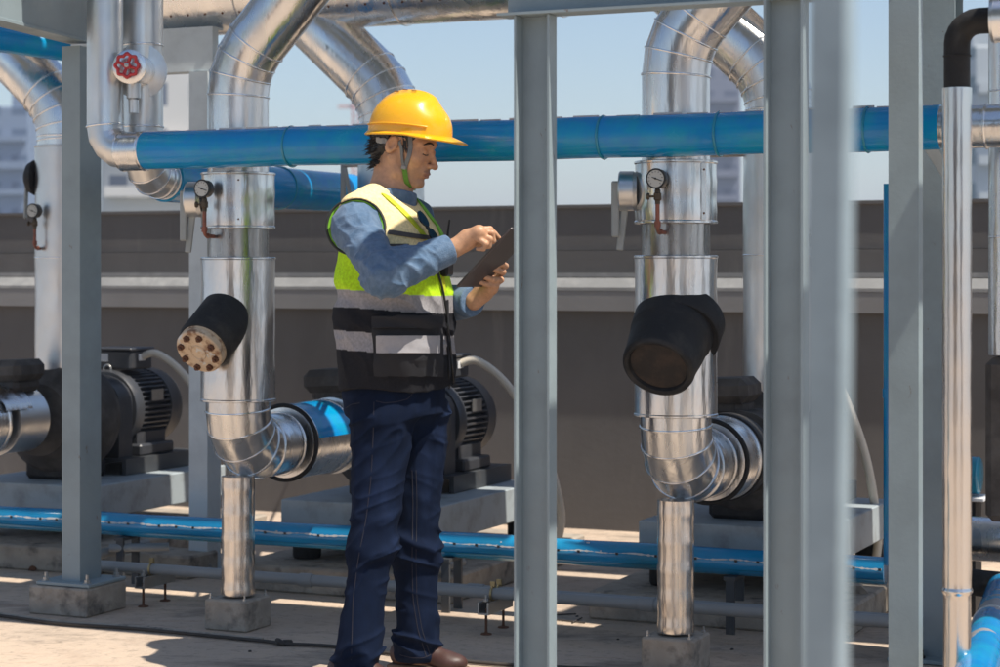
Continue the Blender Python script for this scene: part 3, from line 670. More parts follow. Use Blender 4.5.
# near post, out of focus
t = empty('blurred_post', G(820, 1.6), R(-30), 'out of focus pale grey square post closest to the camera', 'post')
MB().prism(sq(.030, .025), (0, 0, 0), X3[0], X3[1], (Vector((.012, 0, 1))).normalized(), 2.6).build('shaft', M['steel_near'], t)
t.location.x -= .006
# beam on the left column, running towards the viewer
t = empty('steel_beam', G(74, 7.06), -R(14), 'large grey beam end on top of the left column with a pale sunlit band', 'beam', 'steel crossbeams')
MB().prism([(-.045, 2.012), (.045, 2.012), (.045, 2.022), (.040, 2.024), (.040, 2.19), (.045, 2.192), (.045, 2.2), (-.045, 2.2)], (0, -2.6, 0), X3[0], X3[2], X3[1], 2.66).build('girder', M['steel'], t)
t = empty('steel_beam', G(531.5, 5.2), -TH, 'grey channel beam along the top edge over the middle column', 'beam', 'steel crossbeams')
MB().prism([(-.01, 1.87), (.07, 1.87), (.07, 2.02), (-.01, 2.02), (-.01, 2.013), (.064, 2.013), (.064, 1.877), (-.01, 1.877)], (-.095, 0, 0), X3[1], X3[2], X3[0], 1.9).build('channel', M['steel'], t)
# brace behind the right column
t = empty('brace', P(938, 160, 5.9), 0, 'short diagonal pale grey brace between the two right columns', 'brace')
dv = (P(968, 205, 6.02) - P(905, 105, 5.75)).normalized(); sd_ = Vector((0, 1, 0)); n3 = dv.cross(sd_).normalized()
MB().box((0, 0, 0), (.42, .006, .034), (dv, n3.cross(dv).normalized(), n3)).box((0, .012, .012), (.42, .03, .005), (dv, n3.cross(dv).normalized(), n3)).build('angle_bar', M['steel_lt'], t)
# thin blue pipe hugging the right column
t = empty('thin_blue_pipe', G(889.5, 6.35), 0, 'thin upright blue pipe just showing along the left edge of the right column', 'pipe')
MB().tube([(0, 0, .27), (0, 0, 1.48)], .019, 24).build('pipe', M['blue'], t, 60)
MB().lathe([(.022, 0), (.022, .03)], (0, 0, .80), Z, 24).build('coupling', M['blue'], t, 40)

t = empty('high_blue_pipe', P(42, 41, 8.3), -TH + R(50), 'short blue pipe glimpsed under the beam at top left', 'pipe')
MB().tube([(-.5, 0, .03), (.16, 0, -.03)], .055, 32).build('pipe', M['blue'], t, 60)
# ------------------------------------------------------------------ right hand side fittings
t = empty('thin_silver_pipe', G(957, 5.0), -TH, 'thin upright silver pipe with black rubber bend on top at right', 'pipe')
pr = [(.0345, 0.0), (.0345, .2), (.0346, .38), (.0345, .394), (.0347, .395), (.0385, .400), (.0395, .404), (.0385, .408), (.0363, .412), (.0362, .413), (.0361, .43)]
for i in range(1, 26): pr.append((.0362 + .0006 * math.sin(i * 2.3), .412 + i * .0497))
pr += [(.0365, 1.66), (.03, 1.662)]
MB().lathe(pr, (0, 0, 0), Z, 48).build('cladding', M['alu_shiny'], t, 40)
path = arc((0, 0, 1.65), (0, 0, 1.825), (.12, .0, 1.825), .055, 6)
MB().tube(path, .0325, 32).build('rubber_bend', M['black'], t, 60)
MB().ring((0, 0, 1.74), Z, .033, .002, 32, 6).build('wrap_joint', M['black'], t, 60)
MB().lathe([(.03, 0), (.056, .002), (.058, .01), (.056, .014), (.056, .20)], (.085, 0, 1.825), (1, 0, 0), 48).build('silver_sleeve', M['alu'], t, 40)
t = empty('edge_silver_pipe', G(1011, 5.75), -TH, 'wide upright silver pipe cut by the right edge of the picture', 'pipe')
MB().lathe([(.058, .96), (.063, .962), (.063, 1.9), (.058, 2.3), (.05, 2.301)], (0, 0, 0), Z, 48).build('cladding', M['alu'], t, 40)
bead_rings([((0, 0, 1.72), Z), ((0, 0, 1.30), Z)], .062, .003, t)
MB().box((.02, .02, .72), (.17, .16, .47), bev=.02).build('insulation_box', M['brownins'], t)
Rr = F3 + V * .9
t = empty('teal_pipe_stub', P(966, 475, 7.0), -TH, 'short teal pipe stub with white rim behind the thin silver pipe', 'pipe')
MB().lathe([(.05, -.08), (.066, -.07), (.066, .045), (.060, .05), (.03, .052)], (0, 0, 0), (1, 0, 0), 36).build('pipe', M['teal'], t, 40)
MB().box((-.05, 0, -.078), (.25, .14, .014), bev=.003).build('bracket', M['white'], t)
MB().box((-.02, .02, -.29), (.12, .12, .40)).build('pedestal', M['black'], t)
t = empty('low_silver_pipe', P(985, 539, 6.5), -TH, 'low level silver pipe crossing at the right edge', 'pipe')
MB().tube([(-.12, 0, 0), (.7, 0, 0)], .072, 48).build('cladding', M['alu'], t, 30)
MB().ring((.10, 0, 0), (1, 0, 0), .073, .003, 48, 6).build('seam_bead', M['bead'], t, 60)
MB().box((.35, 0, -.20), (.10, .12, .24)).build('saddle', M['concrete'], t)
t = empty('black_low_pipe', P(985, 583, 6.35), -TH, 'black rubber clad pipe lying under the low silver pipe', 'pipe')
MB().tube(wob(-.25, .7, 0, .04, 12, .004), .042, 32).build('pipe', M['black'], t, 60)
t = empty('scuffed_blue_pipe', G(1003, 6.19, .2), -R(17), 'thick scuffed blue pipe running towards the viewer at bottom right', 'pipe')
pp = M['blue'].copy(); pp.name = 'scuffed_blue'
n_ = pp.node_tree; bb = n_.nodes['Principled BSDF']; no = n_.nodes.new('ShaderNodeTexNoise'); no.inputs['Scale'].default_value = 7; no.inputs['Detail'].default_value = 5
tc_ = n_.nodes.new('ShaderNodeTexCoord'); n_.links.new(tc_.outputs['Object'], no.inputs[0])
rp_ = n_.nodes.new('ShaderNodeMapRange'); rp_.inputs[1].default_value = .56; rp_.inputs[2].default_value = .575; n_.links.new(no.outputs[0], rp_.inputs[0])
mx_ = n_.nodes.new('ShaderNodeMix'); mx_.data_type = 'RGBA'; mx_.inputs[7].default_value = (.36, .36, .37, 1)
old = bb.inputs['Base Color'].links[0].from_socket; n_.links.new(old, mx_.inputs[6]); n_.links.new(rp_.outputs[0], mx_.inputs[0]); n_.links.new(mx_.outputs[2], bb.inputs['Base Color'])
MB().tube([(0, .10, 0), (0, -.55, 0), (0, -.56, 0)], .055, 40).tube([(0, -.56, 0), (.0, -1.6, 0)], .055, 40).build('pipe', pp, t, 40)
MB().ring((0, -.56, 0), (0, 1, 0), .056, .003, 40, 6).build('joint_ring', M['peel'], t, 60)
for sv in (-.2, -1.2): MB().box((0, sv, -.127), (.14, .06, .144)).build('saddle', M['concrete'], t)

# ------------------------------------------------------------------ low blue pipe
LB = F2 + V * .60 + Z * 0; zL = .235; rL = .044
t = empty('low_blue_pipe', LB, -TH, 'long low blue pipe with flaking pale seam crossing near the ground', 'pipe')
s0, s1 = along(LB, U, -60), along(LB, U, 886)
pm = MB().tube(wob(s0, s1, zL, rL, 50, .0015), rL, 40)
a0 = R(14)
def strip(sA, sB, a_, hw, name, m, step=.02, jag=.5):
    mb = pm; n = int((sB - sA) / step); vs = []
    for i in range(n + 1):
        s_ = sA + i * step; j = hw * (1 + jag * random.uniform(-1, 1)); a1 = a_ + .04 * math.sin(i * .31)
        for da in (-j, j): vs.append((s_, -math.cos(a1 + da) * (rL + .0022), zL + math.sin(a1 + da) * (rL + .0022)))
    mb.add(vs, [(2 * i, 2 * i + 1, 2 * i + 3, 2 * i + 2) for i in range(n)], m)
strip(s0, s1, a0, .05, 'glue_seam', 1, .009, .85)
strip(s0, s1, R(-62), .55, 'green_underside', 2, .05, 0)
mb = pm; b0 = len(mb.f); s_ = s0
while s_ < s1:
    mb.box((s_, -math.cos(a0 - .05) * (rL + .0025), zL + math.sin(a0 - .05) * (rL + .0025)), (.009, .004, .008)); s_ += random.choice((.075, .085, .14))
mb.m[b0:] = [3] * (len(mb.f) - b0); b0 = len(mb.f)
for i in range(14):
    s_ = random.uniform(s0 + .6, s1); a = R(random.uniform(14, 60)); l_ = random.uniform(.004, .014)
    mb.box((s_, -math.cos(a) * (rL + .0007), zL + math.sin(a) * (rL + .0007)), (l_, .003, random.uniform(.002, .005)), (Vector((1, 0, 0)), Vector((0, math.cos(a), -math.sin(a))), Vector((0, math.sin(a), math.cos(a)))))
mb.m[b0:] = [1] * (len(mb.f) - b0); mb.build('pipe', [M['bluelow'], M['peel'], M['teal'], M['ink']], t, 40)
for px in (128, 452, 735):
    s_ = along(LB, U, px)
    MB().box((s_, 0, .186), (.04, .13, .012)).box((s_, .05, .09), (.03, .012, .18)).box((s_, -.05, .09), (.03, .012, .18)).build('pipe_stand', M['steel_dk'], t)

# ------------------------------------------------------------------ grey conduits on strut supports
CO = Vector((0, 6.66, 0)); zC = .128; rC = .0195
def csup(px, k):
    s_ = along(CO, U, px)
    o = empty('strut_support', CO + U * s_, -TH, ['left low strut support on two rusty threaded rods', 'middle low strut support with brass clips on threaded rods', 'right low strut support under the grey conduits beside the columns'][k], 'pipe support', 'strut supports under the conduits')
    MB().prism([(-.02, .068), (.02, .068), (.02, .108), (.014, .108), (.014, .074), (-.014, .074), (-.014, .108), (-.02, .108)], (0, -.08, 0), X3[0], X3[2], X3[1], .20).build('strut', M['zinc'], o)
    for v_ in (-.055, .085):
        MB().lathe([(.02, 0), (.018, .004), (.006, .006), (.0045, .012), (.0045, .085)], (.0, v_, 0), Z, 10).build('threaded_rod', M['rust'], o, 40)
        MB().lathe([(.009, .109), (.009, .117), (.0045, .118), (.0045, .13)], (.0, v_, 0), Z, 6).build('nut', M['zinc'], o, 30)
    for v_ in ((0, .05) if k else (0,)):
        MB().ring((0, v_, zC), (1, 0, 0), rC + .003, .004, 24, 6).box((0, v_, zC + rC + .012), (.016, .010, .018)).build('clip', M['brassclip'], o, 40)
for k, px in enumerate((152, 493, 826)): csup(px, k)
t = empty('grey_conduit', CO, -TH, 'front grey conduit running low across the floor', 'conduit', 'low grey conduits')
sA = along(CO, U, 62); sB = along(CO, U, 905)
path = arc((sA, .55, zC + .0), (sA, 0, zC), (sB, 0, zC), .07, 5)
MB().tube(path, rC, 20).build('conduit', M['pvc'], t, 60)
for px in (300, 640): MB().lathe([(rC + .003, 0), (rC + .004, .004), (rC + .004, .046), (rC + .003, .05)], (along(CO, U, px), 0, zC), (1, 0, 0), 20).build('coupler', M['pvc'], t, 40)
t = empty('grey_conduit', CO, -TH, 'rear grey conduit beside it that bends away behind the worker', 'conduit', 'low grey conduits')
sA = along(CO + V * .05, U, 392)
path = arc((sA, .62, zC), (sA, .05, zC), (sB, .05, zC), .06, 5)
MB().tube(path, rC * .85, 18).build('conduit', M['pvc'], t, 60)
MB().lathe([(rC, 0), (rC + .001, .004), (rC + .001, .055), (rC, .06)], (along(CO, U, 462), .05, zC), (1, 0, 0), 20).build('coupler', M['pvc'], t, 40)
# channel shaped concrete kerb piece on the floor between the columns
t = empty('concrete_kerb_piece', G(836, 6.95), -TH + R(20), 'U shaped concrete kerb piece under the low blue pipe near the blurred post', 'kerb piece')
up = [(x_ * 1.7, y_) for x_, y_ in [(-.06, 0), (-.06, .10), (-.045, .125), (.045, .125), (.06, .10), (.06, 0), (.035, 0), (.035, .07), (.02, .085), (-.02, .085), (-.035, .07), (-.035, 0)]]
MB().prism(up, (-.0, -.10, 0), X3[0], X3[2], X3[1], .30).build('kerb', M['concrete'], t)
# steel offcut and slab by the left column
t = empty('tube_offcut', P(135, 548, 7.6), -TH, 'short grey tube resting behind the left column', 'tube offcut')
MB().tube([(-.09, -.04, 0), (.10, .08, 0)], .016, 16, caps=True).build('tube', M['pvc'], t, 50)
t = empty('concrete_slab', G(40, 8.15), -TH, 'long low concrete slab under the left end of the low blue pipe', 'slab')
MB().box((.0, .05, .045), (1.5, .22, .09), bev=.008).build('slab', M['concrete'], t)
# cable and edge strip on the floor
def floorpath(pts, z): return [Vector((G(x, 2400 / (y - HOR)).x, 2400 / (y - HOR), z)) for x, y in pts]
cp = floorpath([(-60, 612), (0, 619), (60, 625), (130, 631), (200, 638), (270, 643), (282, 647), (330, 649), (400, 656), (455, 664), (520, 668), (640, 672)], .008)
for i, p_ in enumerate(cp): p_.y += .02 * math.sin(i * 2.2)
sm = []
for i in range(len(cp) - 1):
    p0, p1, p2, p3 = cp[max(0, i - 1)], cp[i], cp[i + 1], cp[min(len(cp) - 1, i + 2)]
    for k in range(6):
        s_ = k / 6; sm.append(.5 * ((2 * p1) + (p2 - p0) * s_ + (2 * p0 - 5 * p1 + 4 * p2 - p3) * s_ * s_ + (3 * p1 - p0 - 3 * p2 + p3) * s_ ** 3))
o = MB().tube(sm, .006, 10).build('floor_cable', M['cable'], None, 60); tag(o, 'dusty dark cable lying on the floor from the left edge past the worker', 'cable')
k_ = floorpath([(281, 646)], .012)[0]
o = MB().ring(k_, (.6, .2, 1), .013, .008, 20, 8).box(k_ + Vector((.02, 0, 0)), (.035, .02, .016), bev=.005).build('cable_knot', M['cable'], None, 60); tag(o, 'lump of dark tape on the floor cable left of the worker', 'tape')
cp2 = [p_ + Vector((0, .045, -.004)) for p_ in sm[:30]]
o = MB().tube(cp2, .007, 8).build('floor_rod', M['concrete'], None, 60); tag(o, 'thin pale rod lying beside the floor cable at lower left', 'rod')
# small stones
for i, (x, y, s_) in enumerate([(33, 571, .022), (148, 628, .007), (548, 611, .006), (577, 617, .006), (592, 613, .01), (690, 648, .006), (732, 650, .006), (618, 640, .005), (505, 598, .009), (250, 652, .006), (470, 560, .012), (745, 605, .008)]):
    p_ = floorpath([(x, y)], 0)[0]
    bmv = []
    mb = MB(); mb.lathe([(s_ * .2, 0), (s_ * .9, s_ * .2), (s_, s_ * .5), (s_ * .6, s_ * .9), (s_ * .1, s_)], (0, 0, 0), Z, 7)
    mb.v = [(a * random.uniform(.7, 1.3), b_ * random.uniform(.6, 1.2), c_ * random.uniform(.8, 1.1)) for a, b_, c_ in mb.v]
    o = mb.build('stone', M['rust'] if i == 0 else M['brownins'], None, 60); o.location = p_
    labs = ['brown lump on the floor at far left behind the column block', 'small dark stone on the floor below the left strut support', 'tiny stone near the middle column foot',
            'tiny stone right of the middle column', 'dark chip left of the right riser block', 'tiny stone just right of the right riser block', 'tiny stone left of the sharp channel column', 'tiny stone at the bottom left of the right riser block',
            'small stone under the conduits left of the middle column', 'tiny stone by the floor cable knot', 'small stone below the middle pump base', 'small stone behind the right riser block near the conduits']
    tag(o, labs[i], 'stone', 'small stones on the floor')
# dry twigs
for i, (a_, b_) in enumerate([((553, 616), (576, 615)), ((546, 620), (585, 624)), ((572, 624), (582, 619))]):
    q = floorpath([a_, b_], .004); o = MB().tube(q, .0025, 6).build('dry_twig', M['cable'], None, 60)
    tag(o, ['short straight dry twig right of the middle column', 'longest dry twig on the floor right of the middle column', 'shortest dry twig crossing the longer one'][i], 'twig', 'dry twigs on the floor')

# ------------------------------------------------------------------ overhead rack above the frame (casts the floor shadows)
def rack(name, off, z, r, label, w_=None, u0=-4, u1=4.5, vv=None):
    t = empty(name, F2 + V * off, -TH, label, 'pipe' if w_ is None else 'walkway', 'overhead lines above the picture')
    if w_ is None: MB().tube([(u0, 0, z), (u1, 0, z)], r, 24).build('pipe', M['alu2'], t, 60)
    else: MB().box(((u0 + u1) / 2, 0, z), (u1 - u0, w_, .05)).build('deck', M['steel'], t)
for a in RACKS if 'RACKS' in globals() else []: rack(*a)
# ------------------------------------------------------------------ signed distance modelling for the worker
def V3(p): return np.array(p, float)
def length(a): return np.sqrt((a * a).sum(-1))
def smin(a, b, k):
    h = np.clip(.5 + .5 * (b - a) / k, 0, 1); return b * (1 - h) + a * h - k * h * (1 - h)
def smax(a, b, k): return -smin(-a, -b, k)
def cone(P_, a, b, ra, rb):
    a, b = V3(a), V3(b); ba = b - a; pa = P_ - a; h = np.clip((pa @ ba) / (ba @ ba), 0, 1)
    return length(pa - h[:, None] * ba) - (ra + (rb - ra) * h)
def ell(P_, c, r, M_=None):
    q = P_ - V3(c)
    if M_ is not None: q = q @ M_
    r = V3(r); k0 = length(q / r); k1 = length(q / (r * r)); return k0 * (k0 - 1) / np.maximum(k1, 1e-6)
def chain(P_, pts, rs, k=.01):
    d = None
    for i in range(len(pts) - 1):
        e = cone(P_, pts[i], pts[i + 1], rs[i], rs[i + 1]); d = e if d is None else smin(d, e, k)
    return d
def nets(fn, lo, hi, h, attr=None, coarse=5):
    lo = V3(lo); hi = V3(hi); nc = np.ceil((hi - lo) / (h * coarse)).astype(int) + 1
    n = nc * coarse
    cc = [lo[i] + (np.arange(nc[i]) + .5) * h * coarse - h * .5 for i in range(3)]
    X, Y, Zz = np.meshgrid(*cc, indexing='ij')
    dc = fn(np.stack([X.ravel(), Y.ravel(), Zz.ravel()], 1)).reshape(nc)
    Fv = np.repeat(np.repeat(np.repeat(dc, coarse, 0), coarse, 1), coarse, 2).astype(np.float32)
    mask = np.abs(Fv) < h * coarse * 1.25 + .004
    idx = np.argwhere(mask)
    out = np.empty(len(idx), np.float32)
    for s in range(0, len(idx), 400000):
        out[s:s + 400000] = fn(lo + idx[s:s + 400000] * h)
    Fv[mask] = out
    ins = Fv < 0
    cell = np.zeros(tuple(n - 1), np.int8)
    for dx in (0, 1):
        for dy in (0, 1):
            for dz in (0, 1): cell += ins[dx:n[0] - 1 + dx, dy:n[1] - 1 + dy, dz:n[2] - 1 + dz]
    act = np.argwhere((cell > 0) & (cell < 8))
    vid = np.full(tuple(n - 1), -1, np.int64); vid[tuple(act.T)] = np.arange(len(act))
    acc = np.zeros((len(act), 3)); cnt = np.zeros(len(act))
    cs = [(a, b, c) for a in (0, 1) for b in (0, 1) for c in (0, 1)]
    for A in cs:
        for ax in range(3):
            if A[ax]: continue
            Bc = list(A); Bc[ax] = 1
            fa = Fv[tuple((act + A).T)]; fb = Fv[tuple((act + Bc).T)]
            m = (fa < 0) != (fb < 0); t_ = fa[m] / (fa[m] - fb[m])
            p = np.tile(np.array(A, float), (m.sum(), 1)); p[:, ax] += t_
            acc[m] += p; cnt[m] += 1
    vs = lo + (act + acc / cnt[:, None]) * h
    faces = []
    for ax in range(3):
        b_, c_ = (ax + 1) % 3, (ax + 2) % 3
        sl0 = [slice(None)] * 3; sl1 = [slice(None)] * 3
        sl0[ax] = slice(0, -1); sl1[ax] = slice(1, None)
        f0 = ins[tuple(sl0)]; f1 = ins[tuple(sl1)]
        e = np.argwhere(f0 != f1); e = e[(e[:, b_] > 0) & (e[:, c_] > 0) & (e[:, b_] < n[b_] - 1) & (e[:, c_] < n[c_] - 1)]
        s = f0[tuple(e.T)]
        q = []
        for db, dc_ in ((-1, -1), (0, -1), (0, 0), (-1, 0)):
            k = e.copy(); k[:, b_] += db; k[:, c_] += dc_; q.append(vid[tuple(k.T)])
        q = np.stack(q, 1); q[~s] = q[~s][:, ::-1]; faces.append(q)
    faces = np.concatenate(faces); faces = faces[(faces >= 0).all(1)]
    return vs, faces
def npmesh(name, vs, faces, m, parent, colr=None):
    me = bpy.data.meshes.new(name)
    me.vertices.add(len(vs)); me.vertices.foreach_set('co', np.asarray(vs, np.float32).ravel())
    me.loops.add(len(faces) * 4); me.loops.foreach_set('vertex_index', faces.ravel().astype(np.int32))
    me.polygons.add(len(faces)); me.polygons.foreach_set('loop_start', np.arange(0, len(faces) * 4, 4, dtype=np.int32))
    me.update(calc_edges=True); me.validate()
    me.polygons.foreach_set('use_smooth', np.ones(len(me.polygons), bool))
    me.materials.append(m)
    if colr is not None:
        a = me.color_attributes.new('Col', 'FLOAT_COLOR', 'POINT')
        c4 = np.concatenate([colr, np.ones((len(vs), 1))], 1).astype(np.float32); a.data.foreach_set('color', c4.ravel())
    me.update()
    o = bpy.data.objects.new(name, me); col.objects.link(o); o.parent = parent
    return o

PO = G(395, 5.95)                                   # where the worker stands
def Lp(px, py, y=0.0):                              # image position at depth offset y -> worker's own coordinates
    q = P(px, py, 5.95 + y) - PO; return np.array([q.x, q.y, q.z])
man = empty('person', PO, 0, 'standing worker in yellow helmet, hi-vis vest and dark jeans looking down at a tablet', 'person')
YAW = R(24); fw = np.array([math.cos(YAW), -math.sin(YAW), 0]); lf = np.array([math.sin(YAW), math.cos(YAW), 0])
def B(f, l, z, c=(0, 0)): return np.array([c[0], c[1], 0]) + fw * f + lf * l + np.array([0, 0, z])
# head frame
HO = Lp(403.5, 147, .0)
yw, pt = R(20), R(15)
hf = np.array([math.cos(yw) * math.cos(pt), -math.sin(yw) * math.cos(pt), -math.sin(pt)])
hl = np.array([math.sin(yw), math.cos(yw), 0])
hu = np.cross(hf, hl); HM = np.stack([hf, hl, hu], 1)     # columns: axes
HS = .985
def toH(P_): return ((P_ - HO) @ HM) / HS
def fromH(q): return HO + HM @ (np.array(q, float) * HS)
def sd_head(P_):
    q = toH(P_); m = q.copy(); m[:, 1] = np.abs(m[:, 1])
    d = ell(q, (-.008, 0, .045), (.097, .074, .088))
    d = smin(d, ell(q, (.042, 0, -.012), (.052, .057, .075)), .03)
    d = smin(d, ell(q, (.045, 0, -.055), (.044, .044, .052)), .02)
    d = smin(d, cone(m, (-.004, .054, -.034), (.016, .050, -.076), .018, .015), .018)
    d = smin(d, cone(m, (.016, .050, -.076), (.070, .012, -.0975), .014, .013), .018)
    d = smin(d, ell(m, (.058, .037, -.020), (.028, .023, .022)), .018)                    # cheek
    d = smin(d, ell(q, (.077, 0, -.094), (.016, .019, .014)), .012)                       # chin
    d = smin(d, cone(m, (.087, .012, .028), (.070, .045, .026), .010, .009), .012)        # brow
    d = smax(d, -ell(m, (.104, .034, .006), (.019, .016, .012)), .012)                    # socket
    d = smin(d, ell(m, (.079, .031, .003), (.0135, .0155, .0125)), .004)                  # lid over the ball
    d = smin(d, cone(q, (.089, 0, .012), (.113, 0, -.031), .0075, .0095), .008)           # nose
    d = smin(d, ell(q, (.114, 0, -.034), (.0105, .0105, .009)), .006)
    d = smin(d, ell(m, (.103, .012, -.036), (.011, .007, .0075)), .005)
    d = smax(d, -ell(m, (.109, .007, -.0445), (.005, .0032, .004)), .002)
    d = smin(d, ell(q, (.083, 0, -.056), (.016, .026, .018)), .010)                       # muzzle
    d = smin(d, ell(q, (.0955, 0, -.0595), (.009, .020, .0052)), .004)                    # lips
    d = smin(d, ell(q, (.0935, 0, -.0695), (.009, .017, .0056)), .004)
    d = smax(d, -cone(m, (.108, 0, -.0646), (.095, .021, -.0655), .0022, .0015), .002)
    # ears
    qe = m - V3((-.004, .073, .002)); c, s = math.cos(R(12)), math.sin(R(12))
    qe = np.stack([qe[:, 0] * c - qe[:, 2] * s, qe[:, 1] * .94 + qe[:, 0] * .35, qe[:, 0] * s + qe[:, 2] * c], 1)
    e = ell(qe, (-.002, .005, .0), (.0165, .0085, .029)); e = smax(e, -ell(qe, (.000, .0125, .004), (.0095, .0085, .018)), .0025)
    e = smin(e, ell(qe, (.010, .003, -.004), (.006, .006, .008)), .004)
    d = smin(d, e, .005)
    return d * HS
NK0 = fromH((-.022, 0, -.055)); NK1 = Lp(390, 196, .0)
def sd_neck(P_):
    return smin(cone(P_, NK0 + V3((.0, 0, .01)), NK1, .052, .060), cone(P_, NK1, NK1 + V3((-.015, 0, -.06)), .062, .08), .03)
# arms
SR = Lp(356, 222, -.155); ER = Lp(384, 275, -.315); WR = Lp(452, 248, -.235)
SL = Lp(408, 222, .17); EL = Lp(432, 305, .20); WL = Lp(474, 301, .02)
# right hand
def hand(P_, W, palm, fingers, thumb, rp=.020):
    d = smin(cone(P_, W, palm[0], .0235, .024), cone(P_, palm[0], palm[1], .025, .021), .02)
    d = smin(d, cone(P_, W, palm[2], .022, .017), .02)
    d = smin(d, cone(P_, palm[1], palm[2], .017, .014), .018)
    for f in fingers: d = smin(d, chain(P_, f[0], f[1], .003), .007)
    d = smin(d, chain(P_, thumb[0], thumb[1], .004), .012)
    return d
# image positions (px, py, depth offset)
RP = [Lp(468, 239, -.232), Lp(479, 233, -.250), Lp(480, 237, -.190)]
rfr = [.0098, .0088, .0078, .0066]
R_F = [([Lp(480, 229.5, -.215), Lp(490, 229, -.205), Lp(495, 234, -.200), Lp(499.5, 238.5, -.196)], rfr),      # index, reaching to the screen
       ([Lp(481, 231, -.233), Lp(492, 233, -.235), Lp(493.5, 241, -.230), Lp(487, 245, -.225)], rfr),
       ([Lp(480, 235, -.250), Lp(490, 239, -.256), Lp(489, 246, -.250), Lp(482.5, 248, -.243)], rfr),
       ([Lp(478, 239, -.262), Lp(486, 244, -.268), Lp(483.5, 249, -.262), Lp(477.5, 249, -.254)], [.0085, .0078, .007, .006])]
R_T = ([Lp(466, 241, -.20), Lp(478, 243, -.185), Lp(487, 241.5, -.185), Lp(493, 238.5, -.19)], [.014, .0115, .0095, .0075])
# left hand: palm behind the right edge of the tablet, four fingertips curling onto its back
LP_ = [Lp(484, 292, .010), Lp(491, 287.5, -.018), Lp(494, 280, .035)]
lfr = [.0102, .0095, .0085, .0072]
L_F = [([Lp(490, 289, -.020), Lp(496.5, 286, -.035), Lp(488, 285, -.060), Lp(479.5, 282, -.066)], [.0095, .0088, .0078, .0068]),
       ([Lp(494, 285, -.008), Lp(501, 280, -.025), Lp(492.5, 279.5, -.060), Lp(483, 276.5, -.068)], lfr),
       ([Lp(497, 278, .008), Lp(503, 272, -.015), Lp(497, 270.5, -.055), Lp(489.5, 268.5, -.066)], lfr),
       ([Lp(497, 272, .022), Lp(505.5, 266, .0), Lp(503, 264, -.040), Lp(497, 265.5, -.058)], lfr)]
L_T = ([Lp(481, 290, .02), Lp(480, 281, .035), Lp(481, 274, .030), Lp(482, 268, .015)], [.014, .0115, .0095, .008])
def sd_rhand(P_): return hand(P_, WR + V3((.008, 0, .0)), RP, R_F, R_T)
def sd_lhand(P_): return hand(P_, WL, LP_, L_F, L_T)
# legs
HR = Lp(383, 418, -.085); KR = Lp(371, 545, -.14); AR = Lp(356, 664, -.21)
HL = Lp(418, 418, .085); KL = Lp(414, 548, .05); AL = Lp(418, 650, .045)
tor = [(.86, .155, .125, .000), (.95, .165, .130, .000), (1.05, .155, .118, .004), (1.18, .172, .128, .004), (1.30, .185, .122, -.006), (1.38, .165, .095, -.020), (1.43, .10, .07, -.03)]
TC = (Lp(395, 300)[0], 0.0)
def loft(P_, tb, grow=0.0, p=2.4):
    z = P_[:, 2]; zs = [t[0] for t in tb]
    a = np.interp(z, zs, [t[1] for t in tb]) + grow; b = np.interp(z, zs, [t[2] for t in tb]) + grow; f0 = np.interp(z, zs, [t[3] for t in tb])
    q = P_[:, :2] - V3(TC); f = q @ fw[:2] - f0; l = q @ lf[:2]
    k = (np.abs(f / b) ** p + np.abs(l / a) ** p) ** (1 / p)
    d = (k - 1) * np.minimum(a, b) * .92
    return np.maximum(d, np.maximum(zs[0] - z, z - zs[-1] - grow) * .8)
def sd_body(P_):
    d = smin(sd_head(P_), sd_neck(P_), .018)
    d = smin(d, loft(P_, tor, -.02), .03)
    for S, E, W_ in ((SR, ER, WR), (SL, EL, WL)):
        d = smin(d, cone(P_, S, E, .043, .037), .02); d = smin(d, cone(P_, E, W_, .037, .0225), .015)
    d = smin(d, sd_rhand(P_), .008); d = smin(d, sd_lhand(P_), .008)
    for H_, K_, A_ in ((HR, KR, AR), (HL, KL, AL)):
        d = smin(d, cone(P_, H_, K_, .072, .048), .03); d = smin(d, cone(P_, K_, A_, .048, .034), .02)
        d = smin(d, cone(P_, A_ + V3((0, 0, -.03)), A_ + fw * .06 + V3((0, 0, -.04)), .026, .018), .01)
    return d
vs, fc = nets(sd_body, (-.28, -.42, .0), (.40, .34, 1.73), .0033)
skin = np.tile(V3((.54, .30, .175)), (len(vs), 1))
q = toH(vs); m1 = np.abs(q[:, 1]); inh = (q[:, 2] > -.12)
def blend(mask, c, a=1.0):
    global skin
    mask = np.clip(mask, 0, 1)[:, None] * a; skin = skin * (1 - mask) + V3(c) * mask
blend(inh * np.clip(1.6 - 1.6 * ell(q, (.101, 0, -.0645), (.012, .021, .0095)) / .004, 0, 1), (.36, .14, .10), .7)
blend(inh * np.clip(-ell(np.stack([q[:, 0], m1, q[:, 2]], 1), (.06, .036, -.025), (.035, .022, .022)) / .008, 0, 1), (.40, .19, .12), .5)
blend(inh * np.clip(-ell(q, (.112, 0, -.036), (.016, .020, .014)) / .005, 0, 1), (.38, .17, .105), .5)
blend(inh * np.clip(1 - np.abs(ell(q, (.104, 0, -.0648), (.012, .022, .0035))) / .002, 0, 1) * (np.abs(q[:, 2] + .0648) < .003), (.10, .035, .03), .8)
blend(inh * np.clip(1.2 - ell(q, (.070, 0, -.07), (.04, .045, .03)) / .01, 0, 1), (.27, .16, .11), .3)   # beard shadow
blend(inh * (np.clip(1 - np.abs(q[:, 2] + .0495 + .3 * (m1 - .006)) / .004, 0, 1)) * (q[:, 0] > .088) * (m1 < .022), (.06, .04, .035), .55)  # thin moustache
